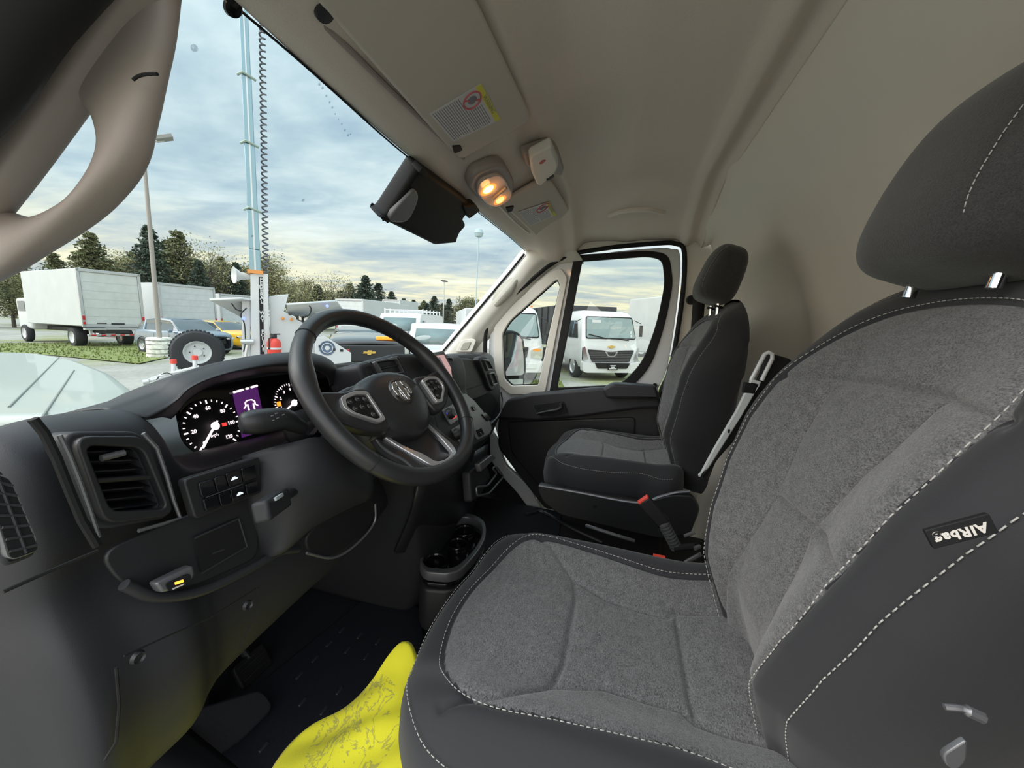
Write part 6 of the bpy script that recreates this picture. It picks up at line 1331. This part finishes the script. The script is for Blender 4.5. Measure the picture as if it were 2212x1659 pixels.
def broad(H=8,seed=1,R=3.0,n=6000,dens=1.):
    r=np.random.default_rng(seed); b=MB(); pts=[]
    b.tube([(0,0,0),(.1,0,H*.3),(0,.1,H*.5)],[.22,.16,.10],7)
    for k in range(34):
        a=r.uniform(0,6.28); e=r.uniform(.2,1.35); L=R*r.uniform(.5,1.); s_=np.array((0,0,H*r.uniform(.22,.55))); d=np.array((math.cos(a)*math.cos(e),math.sin(a)*math.cos(e),math.sin(e)*1.25)); m_=s_+d*L*.55+r.normal(0,.2,3); e_=s_+d*L; e_[2]=min(e_[2],H)
        b.tube([s_,m_,e_],[.07,.04,.012],5)
        for q in range(4):
            f_=e_+r.normal(0,.5,3); b.tube([m_*.5+e_*.5,f_],[.02,.006],4)
            c=r.normal(0,.42,(int(n/136*dens),3))+f_; pts+=c.tolist()
        
    return np.array(pts),b
m_con=mat('conifer_dark',(.040,.062,.040),.8,var=.5,vscale=1.5); m_con2=mat('conifer_olive',(.12,.13,.055),.8,var=.4,vscale=1.5); m_brd=mat('spring_leaves',(.26,.25,.12),.8,var=.35,vscale=1.5); m_bark=mat('bark',(.10,.085,.07),.9)
protos={}
for nm,(fn,kw,mt__,sz) in {'c1':(conifer,dict(H=10,seed=2,R=2.5,n=9000),m_con,(.07,.17)),'c2':(conifer,dict(H=10,seed=5,R=3.4,n=9000),m_con2,(.08,.2)),'c3':(conifer,dict(H=10,seed=9,R=1.9,n=6000),m_con,(.07,.16)),
      'b1':(broad,dict(H=8,seed=3,R=4.2,n=7000),m_brd,(.06,.16)),'b2':(broad,dict(H=8,seed=8,R=3.8,n=2200),m_brd,(.05,.12)),'b3':(broad,dict(H=7,seed=12,R=4.6,n=9000),m_con2,(.08,.2))}.items():
    pts,b=fn(**kw); protos[nm]=(leafmesh(pts,sz,7),mt__,b,kw['H']); protos[nm][0].materials.append(mt__)
first={}
def tree(k,px,top,d,lab,wide=None):
    wide = wide or {'c1':1.25,'c2':1.3,'c3':1.5,'b1':1.1,'b2':1.1,'b3':1.05}[k]*(1.35 if px>600 and k[0]=='c' else 1)
    base=fa(px,d); lo_,hi_=0.,60.
    for _ in range(40):
        m_=(lo_+hi_)/2; v=RW.T@(np.array((base[0],base[1],base[2]+m_))-CAM); y=IH/2+FPX*v[1]/v[2]
        if y>top: lo_=m_
        else: hi_=m_
    s_=m_/protos[k][3]; nm='conifer_tree' if k[0]=='c' else 'leafy_tree'
    if k not in first:
        t_=thing(nm,base,lab,'tree','trees beyond the lot'); f_=bpy.data.objects.new('foliage',protos[k][0]); col.objects.link(f_); f_.parent=t_
        tr=protos[k][2].build('trunk',m_bark,t_,world=False); first[k]=t_
    else:
        t_=copy_tree(first[k]); t_.location=base; t_['label']=lab
    t_.scale=(s_*wide,s_*wide,s_); t_.rotation_euler=(0,0,random.uniform(0,6.28)); return t_
TR=[('b3',-60,600,60,'leftmost olive tree under the driver grab handle'),('b1',30,590,62,'pale leafy tree above the cab of the nearest box truck'),('c2',135,548,64,'olive conifer above the left end of the nearest box truck'),('c2',215,503,60,'tall olive conifer above the nearest box truck'),('b1',262,562,66,'pale leafy tree just left of the light pole, above the gap between trucks'),('c1',338,488,58,'tallest dark conifer directly behind the light pole'),
    ('c2',398,500,62,'tall olive conifer right of the light pole'),('b2',445,528,60,'thin sparse tree between the tall conifers and the mast'),('c1',437,562,55,'dark conifer low behind the second box truck'),('b3',470,590,70,'olive bushy tree above the third box truck'),('c1',516,568,60,'dark conifer just left of the mast'),('b1',596,572,62,'pale leafy tree right of the mast'),('b3',560,600,72,'olive tree half hidden behind the mast'),
    ('b2',642,598,66,'small sparse tree above the trailer flap'),('c3',688,615,70,'narrow dark conifer above the right trailer flap'),('b2',728,596,60,'bare branching tree above the steering wheel top'),('c1',757,612,66,'dark conifer right of the bare tree'),('c1',790,596,58,'largest dark conifer above the white cargo van'),('c3',817,612,62,'slim conifer right of the largest dark one'),
    ('c1',845,630,68,'dark conifer above the cargo van roof rack'),('c3',872,645,70,'short slim conifer right of the cargo van rack middle'),('c3',893,648,74,'short dark conifer left of the distant light pole'),('c1',937,640,64,'dark conifer just left of the distant light pole foot'),('c2',915,650,76,'olive conifer filling the gap beside the distant pole'),('c1',968,646,70,'dark conifer right of the distant light pole'),('b3',1010,655,70,'hazy tree at the right end of the windscreen'),
    ('c3',1048,660,66,'slim hazy conifer at the passenger pillar'),('c3',1232,665,60,'slim conifer at the left edge of the passenger window'),('c3',1390,668,60,'slim conifer at the right edge of the passenger window'),('b3',110,600,75,'olive bushy tree low behind the nearest box truck'),('b3',300,590,75,'olive bushy tree low between the first two box trucks'),('b3',380,590,78,'olive bushy tree low right of the light pole'),('c2',60,575,72,'olive conifer low behind the cab of the nearest box truck'),('c2',300,545,72,'olive conifer just left of the light pole'),('c1',372,520,70,'dark conifer close right of the light pole'),('b3',520,595,80,'olive bushy tree directly left of the horn speaker'),('c2',485,555,74,'olive conifer above the third box truck'),('b3',700,640,72,'olive bushy tree low behind the trailer flap'),('c2',780,625,74,'olive conifer behind the largest dark one'),('b3',860,660,80,'olive bushy tree low above the van rack'),('c2',735,628,76,'olive conifer behind the bare tree'),('b1',655,615,72,'pale leafy tree low right of the mast'),('c1',922,655,72,'dark conifer filling in left of the distant pole'),('c2',955,655,78,'olive conifer behind the distant light pole')]
for a in TR: tree(*a)
for k,(x,y,s_) in enumerate(((10,-40,1.),(17,-42,.9),(3,-44,1.1))):
    t_=copy_tree(first[('c1','c2','b3')[k%3]]); t_.location=(x,y,gz(x,y)); t_.scale=(s_*.8,)*3; t_['label']=('dark conifer','olive conifer','bushy olive tree')[k]+' behind the van, seen only in the passenger door mirror'; t_['group']='trees behind the van'

# vehicles sit square on the sloping lot
RT = Matrix.Rotation(math.atan(GB),4,'X')
for o in list(col.objects):
    if o.parent is None and o.get('category') in ('truck','car','van'):
        o.rotation_euler = (RT@o.rotation_euler.to_matrix().to_4x4()).to_euler()
